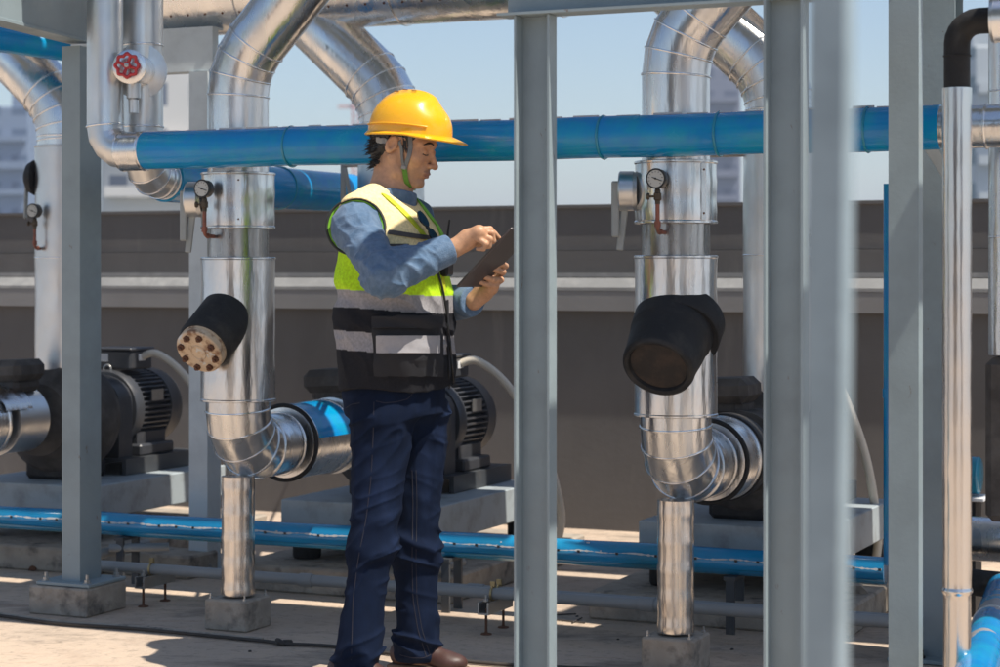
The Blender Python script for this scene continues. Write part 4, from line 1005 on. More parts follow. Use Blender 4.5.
# finger nails and knuckles
for tip in [f[0][3] for f in R_F + L_F]:
    blend(np.clip(1 - length(vs - tip) / .010, 0, 1), (.50, .26, .19), .5)
M['skin'] = vcol_mat('skin', rough=.48, bump=.5, bs=260, spec=.45, sss=.12, n1=.14, n1s=90, bdist=.0008)
body = npmesh('body', vs, fc, M['skin'], man, skin)

# ---- shirt
def vnoise(p):
    i = np.floor(p); f = p - i; f = f * f * (3 - 2 * f)
    def hh(dx, dy, dz):
        s = np.sin((i[:, 0] + dx) * 127.1 + (i[:, 1] + dy) * 311.7 + (i[:, 2] + dz) * 74.7) * 43758.5453; return s - np.floor(s)
    x0 = lambda dy, dz: hh(0, dy, dz) * (1 - f[:, 0]) + hh(1, dy, dz) * f[:, 0]
    y0 = lambda dz: x0(0, dz) * (1 - f[:, 1]) + x0(1, dz) * f[:, 1]
    return y0(0) * (1 - f[:, 2]) + y0(1) * f[:, 2]
def ridge(n, p=2.2): return (1 - np.abs(2 * n - 1)) ** p
def folds(P_, dirs, amp, f):
    d = 0
    for i, dr in enumerate(dirs):
        dr = V3(dr) / length(V3(dr)); al = P_ @ dr; rest = P_ - al[:, None] * dr
        q = rest * (f * .16) + dr * (al * f * .42)[:, None] + i * 7.3
        q = q + .5 * vnoise(P_ * 9 + i)[:, None]
        d = d + ridge(vnoise(q)) * amp
    return d
uR = (ER - SR) / length(ER - SR); fR = (WR - ER) / length(WR - ER)
def inboard(P_, S, sg):
    u_ = np.array([0, sg * .97, 0]) - fw * (.2 * sg); u_ /= length(u_); return (P_ - (S + V3((0, 0, -.014)))) @ u_
def vest_full(P_):
    d = loft(P_, vt, 0, 2.5)
    for a_, b_ in ((Lp(379, 198, -.035), Lp(358, 212, -.135)), (Lp(392, 200, .055), Lp(398, 213, .15))): d = smin(d, cone(P_, a_, b_, .052, .060), .03)
    return d
vt = [(.85, .192, .150, .004), (.90, .194, .153, .004), (1.00, .190, .150, .004), (1.12, .190, .149, .002), (1.24, .194, .144, -.004), (1.32, .190, .130, -.012), (1.38, .160, .105, -.024), (1.415, .125, .086, -.034), (1.43, .10, .072, -.038)]
def tubeend(P_, end, dirn): return (P_ - end) @ dirn           # >0 beyond the end
def sd_shirt(P_):
    eR = WR + fR * -.006
    up = smin(cone(P_, SR + V3((-.002, .006, -.016)), ER, .063, .055), ell(P_, SR + V3((-.002, .012, -.012)), (.067, .074, .075)), .03)
    lo = cone(P_, ER, eR, .058, .040)
    a = smin(up, lo, .025)
    a = a + .004 - folds(P_, [uR, fR + .3 * V3((0, 0, 1))], .0075, 98) * np.clip((.34 - length(P_ - ER)) / .2, .35, 1)
    pf = (P_ - ER) @ fR; cuff = (pf > length(WR - ER) - .066)
    a = np.where(cuff, smin(lo - .003, a + .004, .004), a)
    a = smax(a, tubeend(P_, eR, fR), .003)
    fL = (WL - EL) / length(WL - EL)
    b = smin(cone(P_, SL, EL, .078, .058), cone(P_, EL, WL, .056, .042), .02)
    b = b - folds(P_, [(.8, .2, .6)], .007, 75)
    b = smax(b, tubeend(P_, WL - fL * .004, fL), .003)
    vu = vest_full(P_) + .006
    a = np.where(inboard(P_, SR, -1) < -.024, np.maximum(a, vu), a); b = np.where((inboard(P_, SL, 1) < -.024) & (P_[:, 2] > 1.22), np.maximum(b, vu), b)
    t = np.maximum(loft(P_, tor, .004), vu)
    # collar stands round the neck
    c = np.abs(sd_neck(P_) - .009) - .0028
    ax = (NK1 - NK0) / length(NK1 - NK0); hgt = (P_ - NK1) @ -ax
    c = smax(c, hgt - .012, .002); c = smax(c, -hgt - .07, .002)
    return np.minimum(np.minimum(np.minimum(a, t), b), c)
vs, fc = nets(sd_shirt, (-.30, -.45, .84), (.34, .36, 1.50), .0036)
M['shirt'] = mat('chambray_cloth', (.083, .145, .235), .88, 0, n1=.25, n1s=80, bump=.8, bs=240, bdist=.002, col2=(.15, .22, .32), c2s=30, c2t=(.4, .75), sheen=.15, spec=.2)
# woven slub
npmesh('shirt', vs, fc, M['shirt'], man)
MB().lathe([(.0055, 0), (.006, .0015), (.0055, .003), (.002, .0025)], Vector(WR - fR * .045) + Vector((.0, -.040, -.008)), (0, -1, -.1), 16).build('cuff_button', M['white'], man, 60)

# ---- vest
armR = SR + V3((-.004, -.03, -.012))
def sd_vest(P_):
    d = vest_full(P_)
    # soft vertical drape towards the hem
    q = P_[:, :2] - V3(TC); an = np.arctan2(q @ lf[:2], q @ fw[:2])
    hem = np.clip((1.18 - P_[:, 2]) / .3, 0, 1)
    d = d - .002 * hem * np.sin(an * 5 + P_[:, 2] * 6) - .0025 * np.sin(P_[:, 2] * 48 + an * 5 + 2 * np.sin(an * 4)) * np.clip(1 - np.abs(P_[:, 2] - 1.08) / .2, 0, 1)
    d = d + .003 - folds(P_, [(.3, .1, .95), (.8, .1, .3)], .008, 46) * np.clip((1.26 - P_[:, 2]) / .1, .25, 1) * np.clip((P_[:, 2] - .84) / .1, .3, 1)
    d = smax(d, (.852 + .010 * np.sin(an * 3)) - P_[:, 2], .004)
    # sleeve openings
    for S, E in ((SR, ER), (SL, EL)):
        u_ = np.array([0, -1.0 if S is SR else 1.0, 0]) * .97 + fw * (.2 if S is SR else -.2); u_ /= length(u_)
        pa = P_ - (S + V3((.0, .0, -.014))); ax_ = pa @ u_; ra = length(pa - ax_[:, None] * u_)
        hole = np.maximum(ra - .081, -(ax_ + .024))
        d = smax(d, -hole, .004)
    # V opening filled with shirt collar
    nk = sd_neck(P_) - .013
    d = smax(d, -nk, .006)
    return d
vs, fc = nets(sd_vest, (-.30, -.30, .80), (.28, .30, 1.46), .0033)
x_, z_ = vs[:, 0], vs[:, 2]
cv = np.tile(V3((.014, .014, .017)), (len(vs), 1))
ylw = V3((.50, .80, .02)); cream = V3((.88, .70, .36)); grey = V3((.30, .29, .30)); grn = V3((.22, .55, .03))  # cream is the yellow cloth blown out by sun, painted as colour
q = vs[:, :2] - V3(TC); vf = q @ fw[:2]; vl = q @ lf[:2]
zz = z_ + .010 * np.sin(x_ * 9)
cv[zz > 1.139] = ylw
cv[(zz > 1.139) & (vf > .0) & (z_ > 1.165)] = cream  # sun glare put into the chest colour, shoulders likewise below
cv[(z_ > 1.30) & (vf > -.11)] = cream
cv[(zz <= 1.139) & (zz > 1.088)] = grey
cv[(zz <= 1.020) & (zz > .964)] = grey
cv[(vf > .03) & (np.abs(vl) > 0) & (z_ > 1.139) & (z_ < 1.20)] = ylw
M['vest'] = vcol_mat('vest_cloth', rough=.78, bump=.7, bs=320, n1=.2, n1s=120, bdist=.0018, spec=.15)
vest = npmesh('vest', vs, fc, M['vest'], man, cv)
CAML = np.array([0, 0, CAM_H]) - np.array(PO)
def cast(fn, px, py, tmax=7.5):
    px = np.atleast_1d(np.asarray(px, float)); py = np.atleast_1d(np.asarray(py, float))
    d = np.stack([(px - 500) / F, np.ones_like(px), -(py - HOR) / F], 1); d /= length(d)[:, None]
    t_ = np.full(len(px), 5.2)
    for _ in range(140): t_ = t_ + np.clip(fn(CAML + d * t_[:, None]), -.02, .05) * .8
    p = CAML + d * t_[:, None]
    e = 1e-3; n_ = np.stack([fn(p + V3(v)) - fn(p - V3(v)) for v in ((e, 0, 0), (0, e, 0), (0, 0, e))], 1); n_ /= np.maximum(length(n_)[:, None], 1e-9)
    return p, n_
def lerp_path(pts, n):
    pts = np.array(pts, float); s = np.concatenate([[0], np.cumsum(length(np.diff(pts, axis=0)))]); u = np.linspace(0, s[-1], n)
    return np.interp(u, s, pts[:, 0]), np.interp(u, s, pts[:, 1])
def ribbon(fn, pts, w_, name, m, parent, off=.002, th=.002, n=30):
    """band of cloth lying on the surface along an image path"""
    x, y = lerp_path(pts, n); p, nn = cast(fn, x, y)
    for _ in range(3): p[1:-1] = (p[:-2] + p[1:-1] * 2 + p[2:]) / 4
    mb = MB(); vs = []
    for i in range(n):
        t_ = p[min(i + 1, n - 1)] - p[max(i - 1, 0)]; t_ /= max(length(t_), 1e-9); sd_ = np.cross(nn[i], t_); sd_ /= max(length(sd_), 1e-9)
        for a, b in ((-1, -.4), (-1, 1), (1, 1), (1, -.4)): vs.append(p[i] + sd_ * a * w_ / 2 + nn[i] * (off + (th if b > 0 else -th)))
    fs = [(i * 4 + j, i * 4 + (j + 1) % 4, i * 4 + 4 + (j + 1) % 4, i * 4 + 4 + j) for i in range(n - 1) for j in range(4)] + [(0, 1, 2, 3), tuple((n - 1) * 4 + k for k in (3, 2, 1, 0))]
    return mb.add(vs, fs).build(name, m, parent, 40)
def patch(fn, quad, name, m, parent, off=.006, n=14, bulge=.0, mi=None):
    """cloth panel laid on the surface inside an image quadrilateral (tl,tr,br,bl)"""
    q = np.array(quad, float); uu, vv = np.meshgrid(np.linspace(0, 1, n), np.linspace(0, 1, n))
    x = (q[0, 0] * (1 - uu) + q[1, 0] * uu) * (1 - vv) + (q[3, 0] * (1 - uu) + q[2, 0] * uu) * vv
    y = (q[0, 1] * (1 - uu) + q[1, 1] * uu) * (1 - vv) + (q[3, 1] * (1 - uu) + q[2, 1] * uu) * vv
    p, nn = cast(fn, x.ravel(), y.ravel())
    o_ = off + bulge * (np.sin(np.pi * uu) * np.sin(np.pi * np.clip(vv * 1.0, 0, 1))).ravel()
    top = p + nn * o_[:, None]; bot = p - nn * .003
    vs = np.concatenate([top, bot]); N = n * n
    fs = []
    for i in range(n - 1):
        for j in range(n - 1): a = i * n + j; fs.append((a, a + 1, a + n + 1, a + n)); fs.append((N + a, N + a + n, N + a + n + 1, N + a + 1))
    for j in range(n - 1):
        fs.append((j, N + j, N + j + 1, j + 1)); a = (n - 1) * n + j; fs.append((a, a + 1, N + a + 1, N + a))
        a = j * n; fs.append((a, a + n, N + a + n, N + a)); a = j * n + n - 1; fs.append((a, N + a, N + a + n, a + n))
    return MB().add(vs, fs).build(name, m, parent, 40)
CM = lambda name, c, **k: mat(name, c, k.pop('rough', .8), 0, n1=.15, n1s=60, bump=.4, bs=500, bdist=.001, **k)
m_blk = CM('black_cloth', (.012, .012, .015)); m_gry = CM('reflective_tape', (.33, .32, .33), rough=.5); m_grn = CM('green_piping', (.20, .50, .03)); m_ylw = CM('yellow_piping', (.62, .70, .03))
m_web = CM('dark_webbing', (.075, .065, .06)); m_red = CM('brown_seam', (.10, .06, .035))
ribbon(sd_vest, [(369, 183), (380, 192), (393, 203), (405, 214), (414, 224), (424, 236), (436, 252), (441, 268), (443, 292)], .017, 'front_edging', m_ylw, vest, .003)
ribbon(sd_vest, [(414, 196), (421, 205), (429, 216), (437, 226), (443, 240)], .024, 'far_front_edging', m_grn, vest, .003)
ribbon(sd_vest, [(378, 231), (394, 233), (412, 236), (428, 238), (440, 240)], .013, 'chest_strap', m_web, vest, .004)
ribbon(sd_vest, [(388, 246), (400, 246), (408, 246)], .011, 'chest_strap', m_web, vest, .004)
pk = patch(sd_vest, [(373, 318), (440, 318), (441, 376), (375, 376)], 'hip_pocket', m_blk, vest, .010, 16, .010)
def sd_pk(P_): return sd_vest(P_) - .019
patch(sd_pk, [(376.5, 335.5), (439.5, 335.5), (439.5, 353), (376.5, 353)], 'pocket_tape', m_gry, pk, .003, 12)
patch(sd_pk, [(372, 316), (442, 316), (442, 328), (372, 328)], 'pocket_flap', m_blk, pk, .005, 12)
ribbon(sd_vest, [(446, 300), (447, 330), (448, 360), (449, 392)], .012, 'zip_edge', m_blk, vest, .004)
# armhole piping follows the opening
def armhole():
    u_ = np.array([0, -1.0, 0]) * .97 + fw * .2; u_ /= length(u_); c_ = SR + V3((.0, .0, -.014))
    e1 = np.cross(u_, V3((0, 0, 1))); e1 /= length(e1); e2 = np.cross(e1, u_)
    pts = []
    for k in range(49):
        a = 2 * PI * k / 48; r_ = .0825; dr = e1 * math.cos(a) + e2 * math.sin(a); s = -.024; base = c_ + dr * r_
        ss = np.linspace(-.04, .12, 160); d = sd_vest(base + u_ * ss[:, None] + dr * .006)
        k_ = np.where(d < 0)[0]; pts.append(base + u_ * (ss[k_[-1]] if len(k_) else -.04))
    pts = np.array(pts)
    for _ in range(4): pts[1:-1] = (pts[:-2] + 2 * pts[1:-1] + pts[2:]) / 4
    return [Vector(p) for p in pts]
ah = armhole()
MB().tube(ah, .0042, 8).build('armhole_piping', CM('dark_piping', (.03, .035, .03)), vest, 60)
MB().tube([p + Vector((0, .006, 0)) + (p - Vector(SR)) .normalized() * -.005 for p in ah], .006, 8).build('armhole_lining', m_grn, vest, 60)

# ---- jeans
def sd_jeans(P_):
    pv = [(.78, .165, .135, .0), (.84, .172, .142, -.004), (.90, .168, .138, -.002), (.96, .160, .130, .0)]
    d = loft(P_, pv, 0, 2.3)
    def leg(H_, K_, A_, s):
        kk = K_ + fw * .004
        e = smin(cone(P_, H_, kk, .091, .063), cone(P_, kk, A_ + V3((0, 0, -.01)), .063, .055), .03)
        # stacked folds behind the knee and at the hem
        z = P_[:, 2]; wz = np.exp(-((z - K_[2] - .005) / .075) ** 2); wh = np.exp(-((z - A_[2] - .035) / .07) ** 2); wt = np.exp(-((z - .78) / .09) ** 2)
        q1 = np.stack([P_[:, 0] * 6, P_[:, 1] * 6, (z + .35 * P_[:, 0] * s) * 30], 1) + s * 11.3; q1 = q1 + .6 * vnoise(P_ * 11)[:, None]
        q2 = np.stack([P_[:, 0] * 9, P_[:, 1] * 9, (z - .7 * P_[:, 0]) * 17], 1) + s * 5.1; q2 = q2 + .7 * vnoise(P_ * 8 + 3)[:, None]
        q3 = np.stack([P_[:, 0] * 16, P_[:, 1] * 16, z * 5], 1) + s * 3.7
        e = e + .004 - ridge(vnoise(q1), 2.8) * (.013 * wz + .017 * wh + .003) - ridge(vnoise(q2), 2.8) * (.011 * wt + .007 * wz + .004) - ridge(vnoise(q3), 2) * .0045 - .006 * wh
        return e
    d = smin(d, leg(HR, KR, AR, -1), .035)
    d = smin(d, leg(HL, KL, AL, 1), .022)
    d = smax(d, np.where(P_[:, 1] < -.02 - (P_[:, 2]) * 0, (AR[2] - .028) - P_[:, 2], (AL[2] - .030) - P_[:, 2]), .003)
    return d
vs, fc = nets(sd_jeans, (-.30, -.30, .0), (.26, .28, .97), .0036)
M['jeans'] = mat('dark_denim', (.0035, .0085, .025), .88, 0, n1=.3, n1s=45, bump=.55, bs=600, bdist=.001, col2=(.011, .021, .055), c2s=7, c2t=(.5, .78), sheen=.0, spec=.12, stretch=(1, 1, .5))
jn = npmesh('jeans', vs, fc, M['jeans'], man)
m_st = CM('tan_stitching', (.016, .016, .028))
ribbon(sd_jeans, [(374, 402), (373, 440), (371, 480), (366, 520), (358, 560), (353, 600), (352, 640), (351, 660)], .0022, 'side_seam', m_st, jn, .0005, .0006, 60)
ribbon(sd_jeans, [(412, 470), (413, 500), (412, 560), (413, 600), (418, 630), (426, 656)], .0022, 'inner_seam', m_st, jn, .0005, .0006, 60)
ribbon(sd_jeans, [(416, 470), (417, 500), (416, 560), (417, 600), (422, 630), (430, 655)], .0018, 'inner_seam', m_st, jn, .0005, .0006, 60)
ribbon(sd_jeans, [(376, 401), (384, 403), (396, 402), (408, 399), (412, 394)], .0022, 'pocket_stitch', m_st, jn, .0005, .0006, 30)
ribbon(sd_jeans, [(346, 408), (352, 404), (360, 403)], .0022, 'pocket_stitch', m_st, jn, .0005, .0006, 14)
ribbon(sd_jeans, [(400, 655), (412, 658), (424, 658), (436, 652)], .0022, 'hem_stitch', m_st, jn, .0005, .0006, 20)

# ---- shoes
def shoe(A_, s, toes):
    fdir = toes / length(toes); base = np.array([A_[0], A_[1], 0]) - fdir * .022; l_ = np.array([-fdir[1], fdir[0], 0])
    def fr(f, l, z): return base + fdir * f + l_ * l + V3((0, 0, z))
    def f_up(P_):
        d = smin(cone(P_, fr(-.025, 0, .055), fr(.02, 0, .075), .042, .040), cone(P_, fr(.02, 0, .07), fr(.105, 0, .042), .040, .030), .03)
        d = smin(d, ell(P_, fr(.128, 0, .036), (.050, .040, .029)), .02)
        return smax(d, .022 - P_[:, 2], .003)
    def f_so(P_):
        q = P_ - base; f = q @ fdir; l = q @ l_
        hw = np.interp(f, [-.08, -.04, .03, .09, .145, .185], [.034, .040, .036, .048, .044, .02])
        d = np.maximum(np.abs(l) - hw, np.maximum(-.066 - f, f - .180)); return np.maximum(smax(d, np.maximum(.001 - P_[:, 2], P_[:, 2] - .026), .005), -1)
    v1, q1 = nets(f_up, base + V3((-.14, -.18, .0)), base + V3((.27, .16, .14)), .004)
    M.setdefault('leather', mat('brown_leather', (.06, .026, .020), .5, 0, n1=.25, n1s=30, bump=.4, bs=150, bdist=.001))
    M.setdefault('sole', mat('tan_sole', (.16, .10, .065), .7, 0, n1=.2, n1s=40))
    sh = npmesh('shoe', v1, q1, M['leather'], man)
    v1, q1 = nets(f_so, base + V3((-.14, -.18, -.01)), base + V3((.27, .16, .05)), .004)
    npmesh('sole', v1, q1, M['sole'], sh)
    mb = MB()
    for i in range(5):
        f = .050 + .015 * i; z = .103 - .0095 * i * 1.15
        mb.tube([Vector(fr(f, -.024, z - .012)), Vector(fr(f + .006, 0, z + .001)), Vector(fr(f, .024, z - .012))], .0026, 6)
    mb.tube([Vector(fr(.06, 0, .104)), Vector(fr(.075, -.03, .112)), Vector(fr(.06, -.045, .09))], .0022, 6)
    mb.build('laces', m_blk, sh, 60)
shoe(AR, -1, fw); shoe(AL, 1, fw + V3((.05, .06, 0)))

# ---- hair
def sd_hair(P_):
    q = toH(P_)
    d = ell(q, (-.012, 0, .043), (.103, .081, .095)) - .0035 * np.sin(q[:, 1] * 230 + np.sin(q[:, 2] * 90) * 2) * .5 - .002 * np.sin(q[:, 0] * 300 + q[:, 2] * 150)
    nape = ell(q, (-.060, 0, -.025), (.036, .058, .050))
    d = smin(d, nape, .015)
    # hairline: keep the back of the head, and a temple patch in front of the ear down to brow height
    line = np.interp(q[:, 0], [-.12, -.03, -.018, .030, .040, .052, .07], [-.085, -.045, .030, .030, -.004, .030, .052])
    d = smax(d, line - q[:, 2], .004)
    d = smax(d, q[:, 0] - .085, .004)
    return d * HS
vs, fc = nets(sd_hair, HO - .15, HO + .16, .0026)
M['hair'] = mat('black_hair', (.010, .009, .010), .42, 0, n1=.4, n1s=120, bump=.8, bs=220, bdist=.002, spec=.5)
hr_ = npmesh('hair', vs, fc, M['hair'], man)
mb = MB()
rng = random.Random(3)
for i in range(330):
    a = rng.uniform(-1, 1); hz = rng.uniform(-.075, .035)
    p0 = V3((-.098 + .030 * a * a - (.0 if hz > -.03 else -.02), -.064 * a, hz)); 
    l_ = rng.uniform(.014, .032); d0 = V3((-.35 + rng.uniform(-.25, .25), -.3 * a, -.8 + rng.uniform(-.2, .35)))
    p1 = p0 + d0 * l_ * .6; p2 = p1 + (d0 + V3((-.5, 0, rng.uniform(-.3, .7)))) * l_ * .4
    mb.tube([Vector(fromH(p0 + V3((.012, 0, 0)))), Vector(fromH(p1)), Vector(fromH(p2))], [.0016, .0012, .0003], 4)
mb.build('nape_locks', M['hair'], hr_, 60); mb = MB()
for i in range(26):
    x0 = rng.uniform(.020, .052); p0 = V3((x0, -.068 + (x0 - .02) * .25, rng.uniform(.0, .03)))
    mb.tube([Vector(fromH(p0)), Vector(fromH(p0 + V3((.004, -.001, -.012)))), Vector(fromH(p0 + V3((.009, .001, -.022))))], [.0022, .0016, .0004], 5)
mb.build('sideburn_locks', M['hair'], hr_, 60)
# brows, lashes
def hcast(y, z, x0=.13):
    ss = np.linspace(x0, .03, 400); d = sd_head(np.array([fromH((s, y, z)) for s in ss])); k = np.where(d < 0)[0]; return ss[k[0]] if len(k) else .08
for sg in (-1, 1):
    mb = MB(); pts = []; rs = []
    for k in range(9):
        y = sg * (.013 + .034 * k / 8); z = .0275 + .0065 * math.sin(PI * (k / 8) ** .8) - .004 * (k / 8); pts.append(Vector(fromH((hcast(y, z) + .0006, y, z)))); rs.append(.0028 * math.sin(PI * (.12 + .78 * k / 8)) + .0006)
    mb.tube(pts, rs, 8).build('eyebrow', M['hair'], body, 60)
    mb = MB(); pts = []
    for k in range(9):
        y = sg * (.0175 + .027 * k / 8); z = -.0035 - .0022 * math.sin(PI * k / 8); pts.append(Vector(fromH((hcast(y, z) + .0008, y, z))))
    mb.tube(pts, [.0008] + [.0016] * 7 + [.0022], 6).build('eyelashes', M['hair'], body, 60)

# ---- helmet
hp_y, hp_p = R(20), R(5)
kf = np.array([math.cos(hp_y) * math.cos(hp_p), -math.sin(hp_y) * math.cos(hp_p), -math.sin(hp_p)]); kl = np.array([math.sin(hp_y), math.cos(hp_y), 0]); ku = np.cross(kf, kl)
KO = Lp(409.5, 134.5, .0)
def K(f, l, z): return Vector(KO + kf * f + kl * l + ku * z)
mb = MB(); n = 96; rows = 30; vs = []
def rimr(a):
    c, s = math.cos(a), math.sin(a); rx = .131 if c > 0 else .127; ry = .108
    return 1 / math.sqrt((c / rx) ** 2 + (s / ry) ** 2)
def brim(a): c = math.cos(a); return .010 + .040 * max(0, (c - .45) / .55) ** .8
def brimz(a): c = math.cos(a); return -.004 - .013 * max(0, (c - .3) / .7) - .004 * max(0, -c)
for i in range(rows + 1):
    if i <= rows - 4:
        f_ = i / (rows - 4); ph = f_ * PI / 2
        for j in range(n):
            a = 2 * PI * j / n; rr = rimr(a) * math.sin(ph) ** .92; z = .128 * (math.cos(ph) ** .88)
            ca, sa_ = math.cos(a), math.sin(a); x = rr * ca; y = rr * sa_
            rd = .0065 * math.exp(-(y / .020) ** 2) * (1 if x < .08 else max(0, 1 - (x - .08) / .04)) * min(1, z / .05)      # centre ridge
            fl = -.010 * math.exp(-((x - .098) / .03) ** 2) * math.exp(-((z - .085) / .03) ** 2)
            vs.append(K(x + fl, y, z + rd))
    else:
        k = i - (rows - 4)
        for j in range(n):
            a = 2 * PI * j / n; rr = rimr(a); bx = brim(a); bz = brimz(a)
            o_, zz_ = [(0, 0), (.003, .001), (bx * .5, bz * .4), (bx, bz), (bx - .002, bz - .004)][k]
            vs.append(K(math.cos(a) * (rr + o_), math.sin(a) * (rr + o_), zz_))
# inner shell
base_rows = rows + 1
for i in range(9):
    ph = PI / 2 * (1 - i / 8)
    for j in range(n):
        a = 2 * PI * j / n; rr = (rimr(a) - .004) * math.sin(ph) ** .92; vs.append(K(math.cos(a) * rr, math.sin(a) * rr, -.003 + .125 * math.cos(ph) ** .88 - (0 if i else .001)))
tot = base_rows + 9
fs = [(i * n + j, i * n + (j + 1) % n, (i + 1) * n + (j + 1) % n, (i + 1) * n + j) for i in range(tot - 1) for j in range(n)]
M['helmet'] = mat('yellow_plastic', (.86, .43, .008), .26, 0, n1=.07, n1s=14, bump=.2, bs=30, bdist=.002, coat=.3, rvar=.09, col3=(.55, .33, .06), c3s=45, c3t=(.70, .76), c3st=(1, 1, .5))
hel = mb.add(vs, fs).build('helmet', M['helmet'], man, 50)
# vents and rain gutter lip
mb = MB()
for f_, z in ((-.040, .126), (-.012, .1325), (.016, .131)):
    for sg in (-1,): mb.box(K(f_, sg * .030, z - .002), (.016, .004, .003), (Vector(kf), Vector(kl), Vector(ku)), bev=.001)
mb.build('vent_slot', mat('vent_shadow', (.25, .10, .01), .7), hel)
mb = MB(); pts = []
for k in range(40):
    a = PI * 2 * (.12 + .76 * k / 39); rr = rimr(a) + .0015; pts.append(K(math.cos(a) * rr, math.sin(a) * rr, .020 + .006 * math.sin(a) ** 2))
mb.tube(pts, .0026, 8).build('rain_gutter', M['helmet'], hel, 60)
# harness, chin strap
m_hrn = mat('grey_harness', (.27, .27, .27), .5, n1=.1); m_strap = CM('grey_webbing', (.16, .17, .18), rough=.7); m_sgrn = CM('green_webbing', (.12, .28, .03))
def hribbon(pts, w_, name, m, parent, th=.0012, n=20, side=None):
    q = [np.array(p, float) for p in pts]; x = np.linspace(0, len(q) - 1, n); P2 = np.array([[np.interp(t_, range(len(q)), [p[c] for p in q]) for c in range(3)] for t_ in x])
    for _ in range(3): P2[1:-1] = (P2[:-2] + 2 * P2[1:-1] + P2[2:]) / 4
    mb = MB(); vs = []
    for i in range(n):
        t_ = P2[min(i + 1, n - 1)] - P2[max(i - 1, 0)]; t_ /= length(t_); nn = V3(side[0](P2[i])) if side else V3((0, -1, 0)); nn = nn - t_ * (nn @ t_); nn /= length(nn); s_ = np.cross(nn, t_)
        for a, b in ((-1, -1), (-1, 1), (1, 1), (1, -1)): vs.append(fromH(P2[i] + s_ * a * w_ / 2 + nn * b * th))
    fs = [(i * 4 + j, i * 4 + (j + 1) % 4, i * 4 + 4 + (j + 1) % 4, i * 4 + 4 + j) for i in range(n - 1) for j in range(4)] + [(0, 1, 2, 3), tuple((n - 1) * 4 + k for k in (3, 2, 1, 0))]
    return mb.add([Vector(v) for v in vs], fs).build(name, m, parent, 40)
sy = -1
ribbon(sd_head, [(410, 136.5), (411, 146), (409.5, 156), (406, 165), (405, 172)], .0125, 'chin_strap', m_strap, hel, .003, .0015, 20)
ribbon(sd_head, [(404.5, 168), (405, 176), (407, 182), (411, 187), (416, 189.5)], .0145, 'chin_band', m_sgrn, hel, .0045, .0015, 20)
ribbon(sd_head, [(399, 140), (402, 146), (403, 154), (404, 163), (405, 168)], .0095, 'rear_strap', m_strap, hel, .006, .0012, 20)
ribbon(sd_hair, [(377.5, 139.5), (384, 141), (390, 141), (396, 138.5), (402, 136)], .0165, 'headband', m_hrn, hel, .004, .0015, 24)
bp_, bn_ = cast(sd_head, [404.5, 382, 387, 392], [167, 140.5, 141, 140.5])
MB().box(Vector(bp_[0] + bn_[0] * .007), (.016, .006, .012), (Vector(hf), Vector(hl), Vector(hu)), bev=.002).build('buckle', m_hrn, hel)
hp_, hn_ = cast(sd_hair, [381, 386.5, 392], [140.5, 141.3, 140.5])
for a_, b_ in zip(hp_, hn_): MB().lathe([(.0028, 0), (.0024, .0012)], Vector(a_ + b_ * .0056), Vector(b_), 10).build('stud', m_blk, hel)

# ---- tablet
tl = Lp(456.5, 287, -.172); e1 = lf * .172; e2 = V3((.155, -.070, .166)); e2 = e2 / length(e2) * .243
# orthogonalise and shift so the underside faces down and to the camera
e2 = e2 - lf * (e2 @ lf); e2 = e2 / length(e2) * .243
nn = np.cross(e1, e2); nn /= length(nn)
tb = empty('tablet', PO + Vector(tl), 0, 'dark grey tablet held by the worker in both hands', 'tablet')
def T_(a, b, c): return Vector(e1 * a + e2 * b + nn * c)
A1, A2, A3 = Vector(e1).normalized(), Vector(e2).normalized(), Vector(nn)
MB().box(T_(.5, .5, 0), (.172, .243, .0085), (A1, A2, A3), bev=.003).build('case', mat('tablet_grey', (.085, .075, .075), .42, .3, n1=.05), tb)
MB().box(T_(.5, .5, -.0052), (.155, .226, .0012), (A1, A2, A3)).build('screen', mat('tablet_glass', (.02, .022, .025), .06, 0, spec=.7), tb)
MB().lathe([(.0065, 0), (.0065, .0015), (.004, .002)], T_(.88, .93, .0045), A3, 20).build('camera_lens', M['ink'], tb, 40)
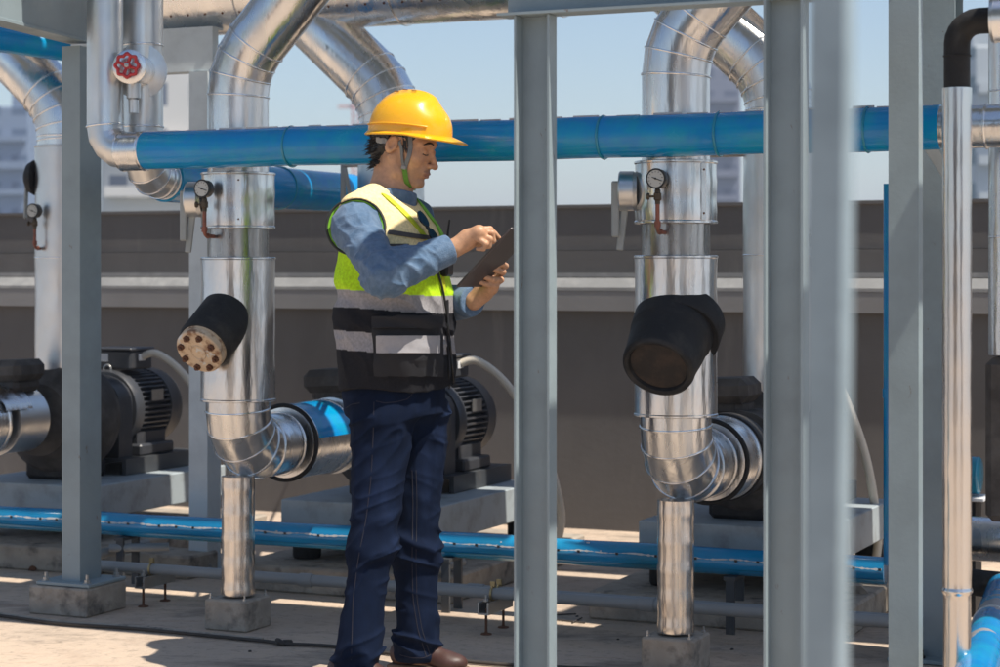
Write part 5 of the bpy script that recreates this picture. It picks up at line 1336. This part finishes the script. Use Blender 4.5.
# ---- sunglasses hung on the vest front
gp, gn = cast(sd_vest, [418.5], [228]); gp = gp[0]; gn = gn[0]
sg_ = empty('sunglasses', PO + Vector(gp + gn * .026), 0, 'black sunglasses hung folded on the front of the vest', 'sunglasses')
dn = V3((.30, 0, -1)); dn = dn - gn * (dn @ gn); dn /= length(dn); sw = np.cross(gn, dn)
gx, gy, gz = Vector(dn), Vector(sw), Vector(gn)
def lens(c, rx, ry):
    prof = [(math.cos(2 * PI * k / 24) * rx * (1 + .10 * math.sin(2 * PI * k / 24)), math.sin(2 * PI * k / 24) * ry) for k in range(24)]
    return MB().prism(prof, c, gx, gy, gz, .004)
m_gl = mat('dark_lens', (.012, .013, .016), .08, 0, coat=.5)
lens(Vector((0, 0, 0)) - gx * .014, .027, .020).build('lens', m_gl, sg_, 50)
lens(Vector((0, 0, 0)) + gx * .046 + gz * .002, .026, .019).build('lens', m_gl, sg_, 50)
MB().box(gx * .015, (.016, .010, .006), (gx, gy, gz), bev=.002).build('bridge', M['ink'], sg_)
MB().tube([-gx * .036, -gx * .040 + gy * .012, gx * .02 + gy * .022 - gz * .008, gx * .07 + gy * .018 - gz * .010], .0025, 8).build('temple_arm', M['ink'], sg_, 60)
MB().tube([gx * .064, gx * .068 + gy * .01, gx * .01 + gy * .018 - gz * .012], .0025, 8).build('temple_arm', M['ink'], sg_, 60)
# ---- radio with stub aerial on the far side of the vest front
rp0 = Lp(446.5, 262, -.05)
rd_ = empty('two_way_radio', PO + Vector(rp0), R(-24), 'small black two way radio clipped behind the wrist with thin aerial', 'radio')
MB().box((0, 0, 0), (.028, .045, .085), bev=.006).build('body', M['ink'], rd_)
MB().tube([(0, 0, .04), (.003, 0, .075), (.010, 0, .125)], [.005, .004, .0028], 10).build('aerial', M['ink'], rd_, 60)
# hanging black cord along the vest front
x, y = lerp_path([(434, 262), (441, 290), (446, 320), (449, 350), (452, 383)], 24); p, nn_ = cast(sd_vest, x, y)
cd = MB().tube([Vector(a + b * .006) for a, b in zip(p, nn_)], .0035, 8).build('draw_cord', M['ink'], vest, 60)
